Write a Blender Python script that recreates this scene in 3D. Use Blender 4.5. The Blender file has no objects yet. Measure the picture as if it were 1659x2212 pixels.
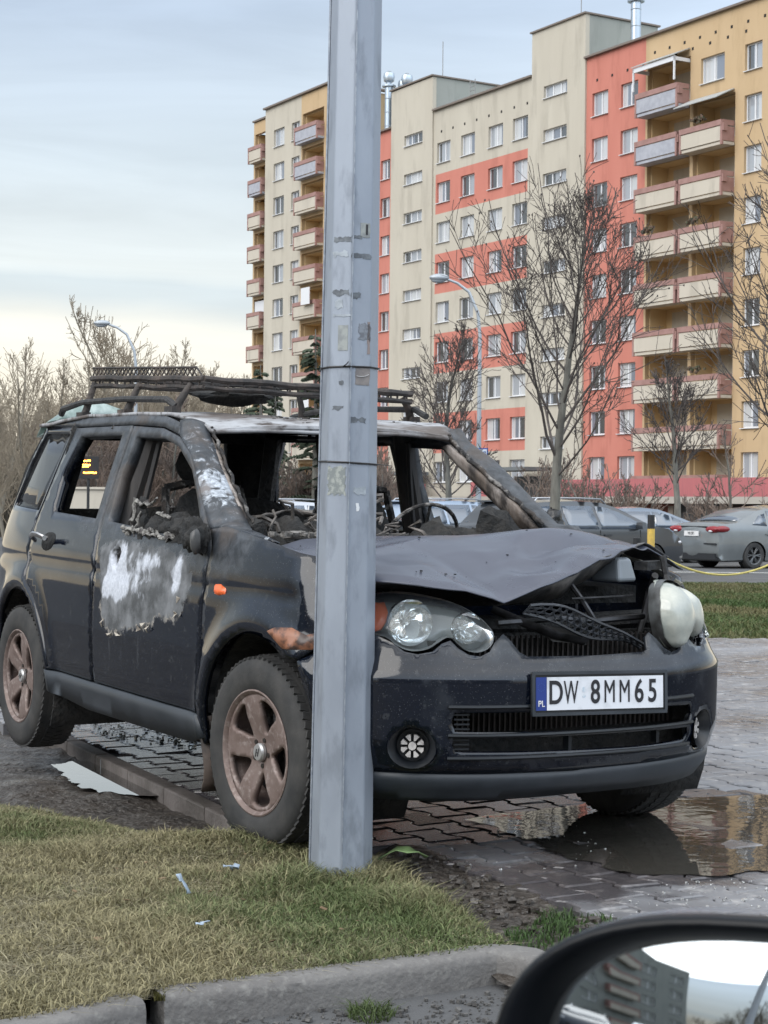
import bpy, bmesh, math, random
import numpy as np
from mathutils import Vector, Matrix, noise
from mathutils.geometry import delaunay_2d_cdt
random.seed(7); rng = np.random.default_rng(7)
R = math.radians
SC = bpy.context.scene
COL = SC.collection

# ---------------------------------------------------------------- camera, world, sun, exposure
CZ = 1.16; ROLL = .010; PITCH = 14 / 3800.
cam = bpy.data.objects.new('camera', bpy.data.cameras.new('camera')); COL.objects.link(cam)
cam.matrix_world = Matrix.Translation((0, 0, CZ)) @ Matrix.Rotation(math.pi/2 - PITCH, 4, 'X') @ Matrix.Rotation(ROLL, 4, 'Z')
cam.data.sensor_fit = 'HORIZONTAL'; cam.data.sensor_width = 36; cam.data.lens = 36 * 3800 / 1659.
cam.data.clip_start = .05; cam.data.clip_end = 3000
cam.data.dof.use_dof = True; cam.data.dof.focus_distance = 6.3; cam.data.dof.aperture_fstop = 32
SC.camera = cam
SUN_EL, SUN_AZ = 38, -128         # azimuth from +Y towards +X; soft lamp added behind the camera, to the left, acting as bright cloud
EXPO = .90
W = bpy.data.worlds.new('World'); SC.world = W; W.use_nodes = True
nt = W.node_tree; nt.nodes.clear()
def N(nt, t, **k):
    n = nt.nodes.new(t)
    for a, b in k.items():
        if a == 'i':
            for q, v in b.items(): n.inputs[q].default_value = v
        else: setattr(n, a, b)
    return n
L = nt.links.new
sky = N(nt, 'ShaderNodeTexSky', sky_type='NISHITA', sun_disc=False, sun_elevation=R(SUN_EL), sun_rotation=R(SUN_AZ), air_density=1.2, dust_density=2.5, ozone_density=1.5)
tc = N(nt, 'ShaderNodeTexCoord'); sep = N(nt, 'ShaderNodeSeparateXYZ'); L(tc.outputs['Generated'], sep.inputs[0])
mp = N(nt, 'ShaderNodeMapping', i={'Scale': (2.2, 2.2, 15), 'Rotation': (0.02, .05, 0)}); L(tc.outputs['Generated'], mp.inputs[0])
nz = N(nt, 'ShaderNodeTexNoise', i={'Scale': 1.7, 'Detail': 7., 'Roughness': .55, 'Distortion': .7}); L(mp.outputs[0], nz.inputs[0])
n2 = N(nt, 'ShaderNodeTexNoise', i={'Scale': 5., 'Detail': 5., 'Roughness': .5}); L(tc.outputs['Generated'], n2.inputs[0])
wz = N(nt, 'ShaderNodeMath', operation='MULTIPLY_ADD', i={1: .03}); L(n2.outputs[0], wz.inputs[0]); wz2 = N(nt, 'ShaderNodeMath', operation='ADD', i={1: -.015}); L(sep.outputs[2], wz.inputs[2]); L(wz.outputs[0], wz2.inputs[0])
cc = N(nt, 'ShaderNodeValToRGB'); e = cc.color_ramp.elements     # overcast veil colour by height
e[0].position = 0.; e[0].color = (1.0, .88, .68, 1); e[1].position = .36; e[1].color = (.46, .53, .62, 1); q = e.new(.8); q.color = (.56, .58, .60, 1)
for p_, c_ in ((.05, (.95, .88, .73)), (.095, (.86, .84, .76)), (.112, (.62, .68, .70)), (.121, (.62, .69, .72)), (.127, (.74, .79, .79)), (.19, (.60, .68, .74)), (.27, (.46, .55, .67))):
    q = e.new(p_); q.color = (*c_, 1)
L(wz2.outputs[0], cc.inputs[0])
rp = N(nt, 'ShaderNodeMapRange', i={1: .32, 2: .68, 3: .93, 4: 1.10}); L(nz.outputs[0], rp.inputs[0])
rx = N(nt, 'ShaderNodeMapRange', i={1: -.05, 2: .25, 3: 1., 4: 1.32}); L(sep.outputs[0], rx.inputs[0])          # brighter to the right
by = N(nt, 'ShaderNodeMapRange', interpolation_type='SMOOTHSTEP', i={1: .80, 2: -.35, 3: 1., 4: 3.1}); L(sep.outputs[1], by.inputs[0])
lz = N(nt, 'ShaderNodeMapRange', interpolation_type='SMOOTHSTEP', i={1: .04, 2: .40, 3: .16, 4: 1.}); L(sep.outputs[2], lz.inputs[0])      # low sky behind the camera darkened to deepen reflections, in place of surroundings
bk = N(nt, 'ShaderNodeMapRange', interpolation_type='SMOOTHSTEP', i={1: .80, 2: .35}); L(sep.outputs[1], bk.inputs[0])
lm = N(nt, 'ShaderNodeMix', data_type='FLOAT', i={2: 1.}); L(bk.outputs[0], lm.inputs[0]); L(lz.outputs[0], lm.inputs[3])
bz = N(nt, 'ShaderNodeMath', operation='MULTIPLY'); L(by.outputs[0], bz.inputs[0]); L(lm.outputs[0], bz.inputs[1])   # added sky boost behind the camera and overhead, to light the scene
m1 = N(nt, 'ShaderNodeMath', operation='MULTIPLY'); L(rp.outputs[0], m1.inputs[0]); L(rx.outputs[0], m1.inputs[1])
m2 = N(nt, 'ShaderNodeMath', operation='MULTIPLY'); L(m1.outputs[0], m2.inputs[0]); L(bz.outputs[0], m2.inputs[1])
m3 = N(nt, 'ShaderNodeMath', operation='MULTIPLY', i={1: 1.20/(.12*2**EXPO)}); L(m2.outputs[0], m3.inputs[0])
vm = N(nt, 'ShaderNodeVectorMath', operation='SCALE'); L(cc.outputs[0], vm.inputs[0]); L(m3.outputs[0], vm.inputs[3])
mx = N(nt, 'ShaderNodeMix', data_type='RGBA', i={0: .95}); L(sky.outputs[0], mx.inputs[6]); L(vm.outputs[0], mx.inputs[7])
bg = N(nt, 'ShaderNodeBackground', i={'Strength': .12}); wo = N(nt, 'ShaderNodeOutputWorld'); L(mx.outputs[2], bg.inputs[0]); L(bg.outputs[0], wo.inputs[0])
sl = bpy.data.lights.new('sun', 'SUN'); sun = bpy.data.objects.new('sun', sl); COL.objects.link(sun)
sl.energy = 1.2; sl.angle = R(50); sl.color = (1, .95, .88)
sun.rotation_euler = Vector((math.sin(R(SUN_AZ)), math.cos(R(SUN_AZ)), math.tan(R(SUN_EL)))).to_track_quat('Z', 'Y').to_euler()
SC.view_settings.view_transform = 'Standard'; SC.view_settings.look = 'None'; SC.view_settings.gamma = 1; SC.view_settings.exposure = EXPO
SC.cycles.max_bounces = 8; SC.cycles.transparent_max_bounces = 12; SC.cycles.use_denoising = True

# ---------------------------------------------------------------- materials
def mat(name, base=(.5, .5, .5), rough=.6, metal=0., alt=None, scale=5., lo=.4, hi=.6, bump=0., bscale=60., rv=0., spec=.5, emit=None, detail=6., stretch=(1, 1, 1), coords='Object', bd=.01, alt2=None, scale2=30.):
    m = bpy.data.materials.new(name); m.use_nodes = True; t = m.node_tree; l = t.links.new
    b = t.nodes['Principled BSDF']; b.inputs['Base Color'].default_value = (*base, 1); b.inputs['Roughness'].default_value = rough
    b.inputs['Metallic'].default_value = metal; b.inputs['Specular IOR Level'].default_value = spec
    tc = N(t, 'ShaderNodeTexCoord'); mp = N(t, 'ShaderNodeMapping', i={'Scale': stretch}); l(tc.outputs[coords], mp.inputs[0])
    src = None
    if alt:
        n = N(t, 'ShaderNodeTexNoise', i={'Scale': scale, 'Detail': detail, 'Roughness': .6}); l(mp.outputs[0], n.inputs[0])
        r = N(t, 'ShaderNodeMapRange', i={1: lo, 2: hi}); l(n.outputs[0], r.inputs[0])
        x = N(t, 'ShaderNodeMix', data_type='RGBA'); x.inputs[6].default_value = (*base, 1); x.inputs[7].default_value = (*alt, 1)
        l(r.outputs[0], x.inputs[0]); src = x.outputs[2]
        if alt2:
            n2 = N(t, 'ShaderNodeTexNoise', i={'Scale': scale2, 'Detail': 5., 'Roughness': .6}); l(mp.outputs[0], n2.inputs[0])
            r2 = N(t, 'ShaderNodeMapRange', i={1: .52, 2: .66}); l(n2.outputs[0], r2.inputs[0])
            x2 = N(t, 'ShaderNodeMix', data_type='RGBA'); x2.inputs[7].default_value = (*alt2, 1)
            l(r2.outputs[0], x2.inputs[0]); l(src, x2.inputs[6]); src = x2.outputs[2]
        l(src, b.inputs['Base Color'])
        if rv:
            q = N(t, 'ShaderNodeMapRange', i={1: lo, 2: hi, 3: rough, 4: rough + rv}); l(n.outputs[0], q.inputs[0]); l(q.outputs[0], b.inputs['Roughness'])
    if bump:
        n = N(t, 'ShaderNodeTexNoise', i={'Scale': bscale, 'Detail': 5.}); l(mp.outputs[0], n.inputs[0])
        u = N(t, 'ShaderNodeBump', i={'Strength': bump, 'Distance': bd}); l(n.outputs[0], u.inputs['Height']); l(u.outputs[0], b.inputs['Normal'])
    if emit:
        b.inputs['Emission Color'].default_value = (*emit[0], 1); b.inputs['Emission Strength'].default_value = emit[1]
    return m
def glassmat(name, tint=(.6, .65, .65), ior=1.5, rough=.02, mixlo=0., haze=0., hazecol=(.4, .4, .4)):
    m = bpy.data.materials.new(name); m.use_nodes = True; t = m.node_tree; l = t.links.new; t.nodes.clear()
    tr = N(t, 'ShaderNodeBsdfTransparent', i={'Color': (*tint, 1)}); gl = N(t, 'ShaderNodeBsdfGlossy', i={'Roughness': rough, 'Color': (1, 1, 1, 1)})
    fr = N(t, 'ShaderNodeFresnel', i={'IOR': ior}); a = N(t, 'ShaderNodeMath', operation='MAXIMUM', i={1: mixlo}); l(fr.outputs[0], a.inputs[0])
    mx = N(t, 'ShaderNodeMixShader'); l(a.outputs[0], mx.inputs[0]); l(tr.outputs[0], mx.inputs[1]); l(gl.outputs[0], mx.inputs[2])
    out = mx.outputs[0]
    if haze:
        d = N(t, 'ShaderNodeBsdfDiffuse', i={'Color': (*hazecol, 1)}); m2 = N(t, 'ShaderNodeMixShader', i={0: haze}); l(out, m2.inputs[1]); l(d.outputs[0], m2.inputs[2]); out = m2.outputs[0]
    o = N(t, 'ShaderNodeOutputMaterial'); l(out, o.inputs[0]); return m

# ---------------------------------------------------------------- mesh helpers
def tag(o, label=None, cat=None, group=None, kind=None):
    for k, v in (('label', label), ('category', cat), ('group', group), ('kind', kind)):
        if v: o[k] = v
    return o
def empty(name, loc=(0, 0, 0), rot=(0, 0, 0), label=None, cat=None, group=None):
    o = bpy.data.objects.new(name, None); COL.objects.link(o); o.location = loc; o.rotation_euler = rot
    return tag(o, label, cat, group)
def mkobj(name, V, Fc, m, parent=None, smooth=False, midx=None, angle=None):
    me = bpy.data.meshes.new(name); me.from_pydata([tuple(map(float, v)) for v in V], [], [tuple(int(i) for i in f) for f in Fc])
    for x in (m if isinstance(m, (list, tuple)) else [m]): me.materials.append(x)
    if midx is not None: me.polygons.foreach_set('material_index', [int(i) for i in midx])
    if smooth: me.polygons.foreach_set('use_smooth', [True] * len(me.polygons))
    if smooth and angle: me.set_sharp_from_angle(angle=R(angle))
    me.update(); o = bpy.data.objects.new(name, me); COL.objects.link(o); o.parent = parent
    return o
class MB:
    """collects solid pieces of one part"""
    def __init__(s): s.V = []; s.F = []; s.M = []
    def add(s, V, Fc, mi=0):
        n = len(s.V); s.V += [tuple(v) for v in V]; s.F += [tuple(i + n for i in f) for f in Fc]; s.M += [mi] * len(Fc); return s
    def box(s, c, d, rot=None, mi=0, taper=1.):
        V = [Vector(((x * d[0] / 2) * (taper if z > 0 else 1), (y * d[1] / 2) * (taper if z > 0 else 1), z * d[2] / 2)) for z in (-1, 1) for y in (-1, 1) for x in (-1, 1)]
        if rot is not None:
            mt = rot if isinstance(rot, Matrix) else Matrix.Rotation(rot, 3, 'Z'); V = [mt @ v for v in V]
        V = [v + Vector(c) for v in V]
        return s.add(V, [(0, 2, 3, 1), (4, 5, 7, 6), (0, 1, 5, 4), (2, 6, 7, 3), (0, 4, 6, 2), (1, 3, 7, 5)], mi)
    def tube(s, pts, rad, n=8, mi=0, cap=True, closed=False, flat=1.):
        pts = [Vector(p) for p in pts]; k = len(pts); rad = rad if hasattr(rad, '__len__') else [rad] * k
        V = []; up = None
        for i, p in enumerate(pts):
            if closed: d = pts[(i + 1) % k] - pts[i - 1]
            else: d = pts[min(i + 1, k - 1)] - pts[max(i - 1, 0)]
            d = d.normalized() if d.length > 1e-9 else Vector((0, 0, 1))
            if up is None: up = d.orthogonal().normalized()
            up = up - d * up.dot(d); up = up.normalized() if up.length > 1e-6 else d.orthogonal().normalized()
            w = d.cross(up)
            for j in range(n):
                a = 2 * math.pi * j / n; V.append(p + (up * math.cos(a) + w * math.sin(a) * flat) * rad[i])
        Fc = []
        for i in range(k if closed else k - 1):
            i2 = (i + 1) % k
            for j in range(n): Fc.append((i * n + j, i * n + (j + 1) % n, i2 * n + (j + 1) % n, i2 * n + j))
        if cap and not closed: Fc += [tuple(range(n))[::-1], tuple(range((k - 1) * n, k * n))]
        return s.add(V, Fc, mi)
    def lathe(s, prof, c=(0, 0, 0), ax='z', n=24, mi=0, close=False):
        V = []; m = len(prof)
        for j in range(n):
            a = 2 * math.pi * j / n; ca, sa = math.cos(a), math.sin(a)
            for r, h in prof:
                p = {'z': (r * ca, r * sa, h), 'y': (r * ca, h, r * sa), 'x': (h, r * ca, r * sa)}[ax]
                V.append(tuple(p[i] + c[i] for i in range(3)))
        Fc = []
        for j in range(n):
            j2 = (j + 1) % n
            for i in range(m - 1 if not close else m):
                i2 = (i + 1) % m; Fc.append((j * m + i, j * m + i2, j2 * m + i2, j2 * m + i))
        return s.add(V, Fc, mi)
    def build(s, name, m, parent=None, smooth=False, angle=35):
        o = mkobj(name, s.V, s.F, m, parent, smooth, s.M if isinstance(m, (list, tuple)) else None, angle); return o
def pip(P, poly):
    P = np.asarray(P, float); x, y = P[:, 0], P[:, 1]; ins = np.zeros(len(P), bool); q = np.asarray(poly, float)
    for i in range(len(q)):
        x1, y1 = q[i - 1]; x2, y2 = q[i]
        if y1 == y2: continue
        c = ((y1 > y) != (y2 > y)) & (x < (x2 - x1) * (y - y1) / (y2 - y1) + x1); ins ^= c
    return ins
def pdist(P, poly, closed=True):
    P = np.asarray(P, float); q = np.asarray(poly, float); d = np.full(len(P), 1e9)
    for i in range(0 if closed else 1, len(q)):
        a, b = q[i - 1], q[i]; ab = b - a; L2 = max(ab @ ab, 1e-12)
        t = np.clip(((P - a) @ ab) / L2, 0, 1); d = np.minimum(d, np.hypot(*(P - (a + t[:, None] * ab)).T))
    return d
def resamp(poly, h):
    o = []
    for i in range(len(poly)):
        a = np.array(poly[i], float); b = np.array(poly[(i + 1) % len(poly)], float); k = max(1, int(math.ceil(np.hypot(*(b - a)) / h)))
        for j in range(k): o.append(tuple(a + (b - a) * j / k))
    return o
def smoothpoly(p, n=4):
    p = np.array(p, float); o = []; k = len(p)
    for i in range(k):
        a, b, c, d = p[(i - 1) % k], p[i], p[(i + 1) % k], p[(i + 2) % k]
        for j in range(n):
            t = j / n; o.append(tuple(.5 * ((2 * b) + (c - a) * t + (2 * a - 5 * b + 4 * c - d) * t * t + (3 * b - a - 3 * c + d) * t ** 3)))
    return o
def cdt(outer, holes=(), h=.05):
    B = []; E = []
    for lp in [outer, *holes]:
        r = resamp(lp, h); n = len(B); B += r; E += [(n + i, n + (i + 1) % len(r)) for i in range(len(r))]
    o = np.array(outer, float); mn, mx_ = o.min(0), o.max(0)
    gx = np.arange(mn[0] + h * .5, mx_[0], h); gy = np.arange(mn[1] + h * .5, mx_[1], h * .87)
    if len(gx) and len(gy):
        G = np.array([(x + (h * .5 if j % 2 else 0), y) for j, y in enumerate(gy) for x in gx])
        k = pip(G, outer) & (pdist(G, outer) > h * .45)
        for q in holes: k &= ~pip(G, q) & (pdist(G, q) > h * .45)
        B += [tuple(g) for g in G[k]]
    v, _, f, *_ = delaunay_2d_cdt([Vector(b) for b in B], E, [], 0, 1e-6)
    v = np.array([tuple(a) for a in v]); f = np.array(f)
    c = v[f].mean(1); k = pip(c, outer)
    for q in holes: k &= ~pip(c, q)
    return v, f[k]
def panel(name, outer, mp, m, parent=None, holes=(), h=.05, thick=0., out=None, attrs=None, smooth=True, midx=None):
    """flat outline meshed and laid on the surface mp(a,b); thick = wall thickness inwards"""
    v, f = cdt(outer, holes, h); X, Y, Z = mp(v[:, 0], v[:, 1]); P = np.c_[X, Y, Z * np.ones(len(v))]
    if out is not None:
        nrm = np.cross(P[f[:, 1]] - P[f[:, 0]], P[f[:, 2]] - P[f[:, 0]])
        if (nrm @ np.array(out, float)).sum() < 0: f = f[:, ::-1]
    mi = midx(P[f].mean(1)) if midx else None
    o = mkobj(name, P, f, m, parent, smooth, mi)
    for k_, fn in (attrs or {}).items():
        a = o.data.attributes.new(k_, 'FLOAT', 'POINT'); a.data.foreach_set('value', np.asarray(fn(P), dtype=np.float32))
    if thick:
        s = o.modifiers.new('thickness', 'SOLIDIFY'); s.thickness = thick; s.offset = -1; s.use_even_offset = False
    return o
def gridmesh(name, P, m, parent=None, thick=0., smooth=True, attrs=None, flip=False):
    P = np.asarray(P, float); a, b, _ = P.shape; V = P.reshape(-1, 3); Fc = []
    for i in range(a - 1):
        for j in range(b - 1):
            q = (i * b + j, i * b + j + 1, (i + 1) * b + j + 1, (i + 1) * b + j); Fc.append(q[::-1] if flip else q)
    o = mkobj(name, V, Fc, m, parent, smooth)
    for k_, fn in (attrs or {}).items():
        at = o.data.attributes.new(k_, 'FLOAT', 'POINT'); at.data.foreach_set('value', np.asarray(fn(V), dtype=np.float32))
    if thick:
        s = o.modifiers.new('thickness', 'SOLIDIFY'); s.thickness = thick; s.offset = -1
    return o
def fbm(P, sc=1., oct=4, seed=0.):
    return np.array([noise.fractal(Vector((p[0] * sc + seed, p[1] * sc, (p[2] if len(p) > 2 else 0) * sc)), 1., 2., oct) for p in P])
def lettering(txt, size, m, parent, mtx, name='lettering', sx=1., extr=.001, bold=0.):
    cu = bpy.data.curves.new(name, 'FONT'); cu.body = txt; cu.size = size; cu.extrude = extr; cu.offset = bold; cu.align_x = 'CENTER'; cu.align_y = 'CENTER'
    t = bpy.data.objects.new(name, cu); COL.objects.link(t); dg = bpy.context.evaluated_depsgraph_get(); dg.update()
    me = bpy.data.meshes.new_from_object(t.evaluated_get(dg)); COL.objects.unlink(t); bpy.data.objects.remove(t)
    me.transform(mtx @ Matrix.Diagonal((sx, 1, 1, 1))); me.materials.clear(); me.materials.append(m)
    o = bpy.data.objects.new(name, me); COL.objects.link(o); o.parent = parent; return o
def copy_tree(o, parent=None):
    c = o.copy(); COL.objects.link(c); c.parent = parent
    for ch in KIDS.get(o.name, ()): copy_tree(ch, c)
    return c
KIDS = {}
def index_kids():
    KIDS.clear()
    for o in bpy.data.objects:
        if o.parent: KIDS.setdefault(o.parent.name, []).append(o)
# camera rays (same camera as above): a point of the photograph (1659 wide) met with a height or a distance
CM = np.array(cam.matrix_world.to_3x3()); C0 = np.array([0, 0, CZ])
def ray(u, v):
    d = CM @ np.array([(u - 829.5) / 3800, (1106 - v) / 3800, -1.]); return d / d[1]
def gnd(u, v, z=0.):
    d = ray(u, v); return tuple((C0 + d * (z - CZ) / d[2])[:2])
def at(u, v, Y): return tuple(C0 + ray(u, v) * Y)
def gz(Y): return -.0073 * min(max(Y - 8, 0), 55)
CAR_A = math.atan2(-.865, .5016)
def smst(a, b, x):
    t = np.clip((np.asarray(x, float) - a) / (b - a), 0, 1); return t * t * (3 - 2 * t)
# ================================================================ GROUND
def struct(o): o['kind'] = 'structure'; return o
ASPH = mat('asphalt', (.050, .052, .056), .75, alt=(.085, .086, .088), scale=1.1, lo=.3, hi=.7, bump=.5, bscale=90, bd=.01, rv=-.12)
xs = np.concatenate([np.linspace(-260, -40, 8), np.linspace(-30, 60, 46), np.linspace(90, 260, 8)]); ysn = np.concatenate([np.linspace(-120, -10, 6), np.linspace(-4, 16, 41), np.linspace(18, 70, 30), np.linspace(100, 350, 8)])
def gh(x, y):
    if y < 16: return -.085
    return gz(y) - .012
struct(gridmesh('ground', [[(x, y, gh(x, y)) for y in ysn] for x in xs], ASPH, flip=True))
# pavers: double-T concrete blocks, each with its own outline, laid along the car's direction
PAV = mat('concrete_pavers', (.195, .20, .215), .46, alt=(.10, .095, .098), scale=.9, lo=.35, hi=.62, rv=-.22, bump=.35, bscale=110, bd=.004, alt2=(.27, .265, .265), scale2=11)
pv = [gnd(180, 1600), gnd(461, 1730), gnd(620, 1790), gnd(760, 1818), gnd(830, 1826), gnd(920, 1846), gnd(1000, 1872), gnd(1065, 1898), gnd(1130, 1930), gnd(1210, 1958), gnd(1340, 1998), gnd(1420, 2010), (1.3, 4.72), (3.0, 4.3), (7, 4.3), (7.2, 12), (6.6, 15.75), (-6.2, 15.75), (-5.8, 15.0)]
pv = [tuple(map(float, p)) for p in pv]
th = CAR_A; ex = np.array([math.cos(th), math.sin(th)]); ey = np.array([-math.sin(th), math.cos(th)])
Wd, Nr, Lg = .163, .117, .200; px_ = (Wd + Nr)/2; out_ = []
g = .0042
prof = [(-Lg/2 + g, -Wd/2 + g), (-Lg/4 - .012, -Wd/2 + g), (-Lg/4 + .012, -Nr/2 + g), (Lg/4 - .012, -Nr/2 + g), (Lg/4 + .012, -Wd/2 + g), (Lg/2 - g, -Wd/2 + g)]
prof = prof + [(x, -y) for x, y in prof[::-1]]
prof = np.array(prof); inner = prof * np.array([(Lg/2 - .0085)/(Lg/2), (Wd/2 - .0085)/(Wd/2)])
cen = []
for i in range(-120, 121):
    for j in range(-95, 96):
        c = ex*(i*Lg + (Lg/2 if j % 2 else 0)) + ey*(j*px_) + np.array([1.5, 9.5])
        if -6.2 < c[0] < 7 and 4.2 < c[1] < 15.8: cen.append(c)
cen = np.array(cen); cen = cen[pip(cen, pv)]
vis = cen[(np.abs(cen[:, 0]) < .235*cen[:, 1] + .5)]
V = []; Fc = []
for c in vis:
    dz = rng.normal(0, .0016); tx, ty = rng.normal(0, .012, 2); n0 = len(V); jit = rng.normal(0, .0008, 2)
    for P_, z in ((prof, -.07), (prof, -.0045), (inner, 0.)):
        for p in P_: q = c + jit + ex*p[0] + ey*p[1]; V.append((q[0], q[1], z + dz + p[0]*tx + p[1]*ty))
    for r in (0, 1):
        for k in range(12): Fc.append((n0 + r*12 + k, n0 + r*12 + (k+1) % 12, n0 + (r+1)*12 + (k+1) % 12, n0 + (r+1)*12 + k))
    Fc.append(tuple(range(n0 + 24, n0 + 36)))
pvo = struct(mkobj('paving', V, Fc, PAV)); Va = np.array(V); dcar = pdist(Va[:, :2], [(-.55, 5.9), (.75, 6.75), (.95, 5.75), (.35, 5.35)]) ; dcar = np.where(pip(Va[:, :2], [(-.9, 5.5), (1.9, 6.9), (-1.2, 9.2), (-2.6, 8.6)]), 0, dcar)
wv = np.clip(1 - dcar/.55, 0, 1); at_w = pvo.data.attributes.new('wet', 'FLOAT', 'POINT'); at_w.data.foreach_set('value', wv.astype(np.float32))
t = PAV.node_tree; pb = t.nodes['Principled BSDF']; wa = N(t, 'ShaderNodeAttribute', attribute_name='wet'); wn_ = N(t, 'ShaderNodeTexNoise', i={'Scale': 3.5, 'Detail': 5.}); wtc_ = N(t, 'ShaderNodeTexCoord'); t.links.new(wtc_.outputs['Object'], wn_.inputs[0])
wm_ = N(t, 'ShaderNodeMath', operation='ADD'); wr_ = N(t, 'ShaderNodeMapRange', i={1: .30, 2: .70, 3: -.35, 4: .35}); t.links.new(wn_.outputs[0], wr_.inputs[0]); t.links.new(wr_.outputs[0], wm_.inputs[0]); t.links.new(wa.outputs['Fac'], wm_.inputs[1])
wk = N(t, 'ShaderNodeMapRange', i={1: .30, 2: .60}); t.links.new(wm_.outputs[0], wk.inputs[0])
wc = N(t, 'ShaderNodeMix', data_type='RGBA', blend_type='MULTIPLY'); wc.inputs[7].default_value = (.40, .37, .37, 1); t.links.new(wk.outputs[0], wc.inputs[0]); t.links.new(pb.inputs['Base Color'].links[0].from_socket, wc.inputs[6]); t.links.new(wc.outputs[2], pb.inputs['Base Color'])
wq = N(t, 'ShaderNodeMix', data_type='FLOAT', i={3: .16}); t.links.new(wk.outputs[0], wq.inputs[0]); t.links.new(pb.inputs['Roughness'].links[0].from_socket, wq.inputs[2]); t.links.new(wq.outputs[0], pb.inputs['Roughness'])
print('pavers', len(vis))
SOIL = mat('wet_soil', (.024, .020, .017), .62, alt=(.062, .052, .044), scale=7, lo=.35, hi=.65, rv=-.35, bump=1., bscale=28, bd=.03, alt2=(.10, .09, .08), scale2=55)
struct(panel('paving_bed', pv, lambda a, b: (a, b, 0*a - .020), mat('joint_sand', (.018, .016, .015), .8, alt=(.010, .009, .009), scale=20), h=.8, out=(0, 0, 1)))
# edge stones along the paving
b = MB(); a = np.array(pv[0]); e_ = np.array(pv[1]); dr = (e_ - a)/np.linalg.norm(e_ - a); a = a - dr*2.0; nrm_ = np.array([dr[1], -dr[0]]) * 1
if nrm_[0] > 0: nrm_ = -nrm_
Ltot = np.linalg.norm(np.array([-.34, 6.2]) - a); k = 0; t = 0
while t < Ltot:
    ln = min(.5, Ltot - t); c = a + dr*(t + ln/2) + nrm_*.045; b.box((c[0], c[1], -.055), (ln - .008, .075, .115), math.atan2(dr[1], dr[0])); t += .5
o = b.build('paving_edge', mat('edge_concrete', (.12, .105, .098), .7, alt=(.065, .056, .05), scale=5, bump=.5, bscale=60)); struct(o)
bv = o.modifiers.new('b', 'BEVEL'); bv.width = .008; bv.segments = 2
# muddy strip between the paving edge and the grass
mud = [(-6.5, 15.5), (-1.9, 9.3), gnd(180, 1612), gnd(461, 1742), gnd(620, 1780), gnd(760, 1805), gnd(850, 1815), gnd(940, 1838), gnd(1020, 1864), gnd(1085, 1892), gnd(1150, 1922), gnd(1230, 1950), gnd(1350, 1990), (1.1, 4.86), (1.4, 4.72), (1.5, 4.5), (.5, 4.3), (.33, 4.5), (-.1, 5.3), (-.5, 6.0), (-1.2, 6.4), (-2.4, 7.0), (-4, 7.6), (-9, 9), (-9, 15.5)]
mud = [tuple(map(float, p)) for p in mud]
def mudz(a, b):
    r = np.hypot(a - .62, b - 4.62); base = -.062 + .052*smst(-.15, .10, a)*smst(4.5, 4.85, b) 
    n_ = np.array([noise.fractal(Vector((x*3.2, y*3.2, 1)), 1., 2., 5) for x, y in zip(a, b)])
    return a, b, base + .022*n_ + .008*np.array([noise.noise(Vector((x*17, y*17, 2))) for x, y in zip(a, b)]) + .045*np.exp(-((a + .35)/.30)**2 - ((b - 5.98)/.22)**2)
struct(panel('soil', mud, mudz, SOIL, h=.045, out=(0, 0, 1)))
# grass island
isl = [(-9, 8.95), (-4, 7.55), gnd(0, 1718), gnd(200, 1752), gnd(450, 1795), gnd(640, 1822), gnd(800, 1852), gnd(900, 1905), gnd(985, 1960), gnd(1050, 2002), gnd(1098, 2036), gnd(1060, 2046), gnd(960, 2060), gnd(800, 2076), gnd(600, 2105), gnd(360, 2136), gnd(100, 2192), (-1.4, 3.62), (-9, 1.8)]
isl = [tuple(map(float, p)) for p in isl]
GRB = mat('turf_soil', (.035, .030, .018), .9, alt=(.085, .075, .040), scale=8, bump=.8, bscale=40, bd=.02)
def islz(a, b):
    d = pdist(np.c_[a, b], isl); n_ = np.array([noise.fractal(Vector((x*2.2, y*2.2, 4)), 1., 2., 4) for x, y in zip(a, b)])
    far = smst(5.2, 6.6, b); return a, b, -.012 - .035*far*(1 - smst(0, .3, d)) + .012*n_*smst(0, .15, d) + .012*smst(0, .3, d) + .050*np.exp(-((a + .35)/.34)**2 - ((b - 5.95)/.26)**2)
struct(panel('verge', isl, islz, GRB, h=.09, out=(0, 0, 1)))
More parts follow.
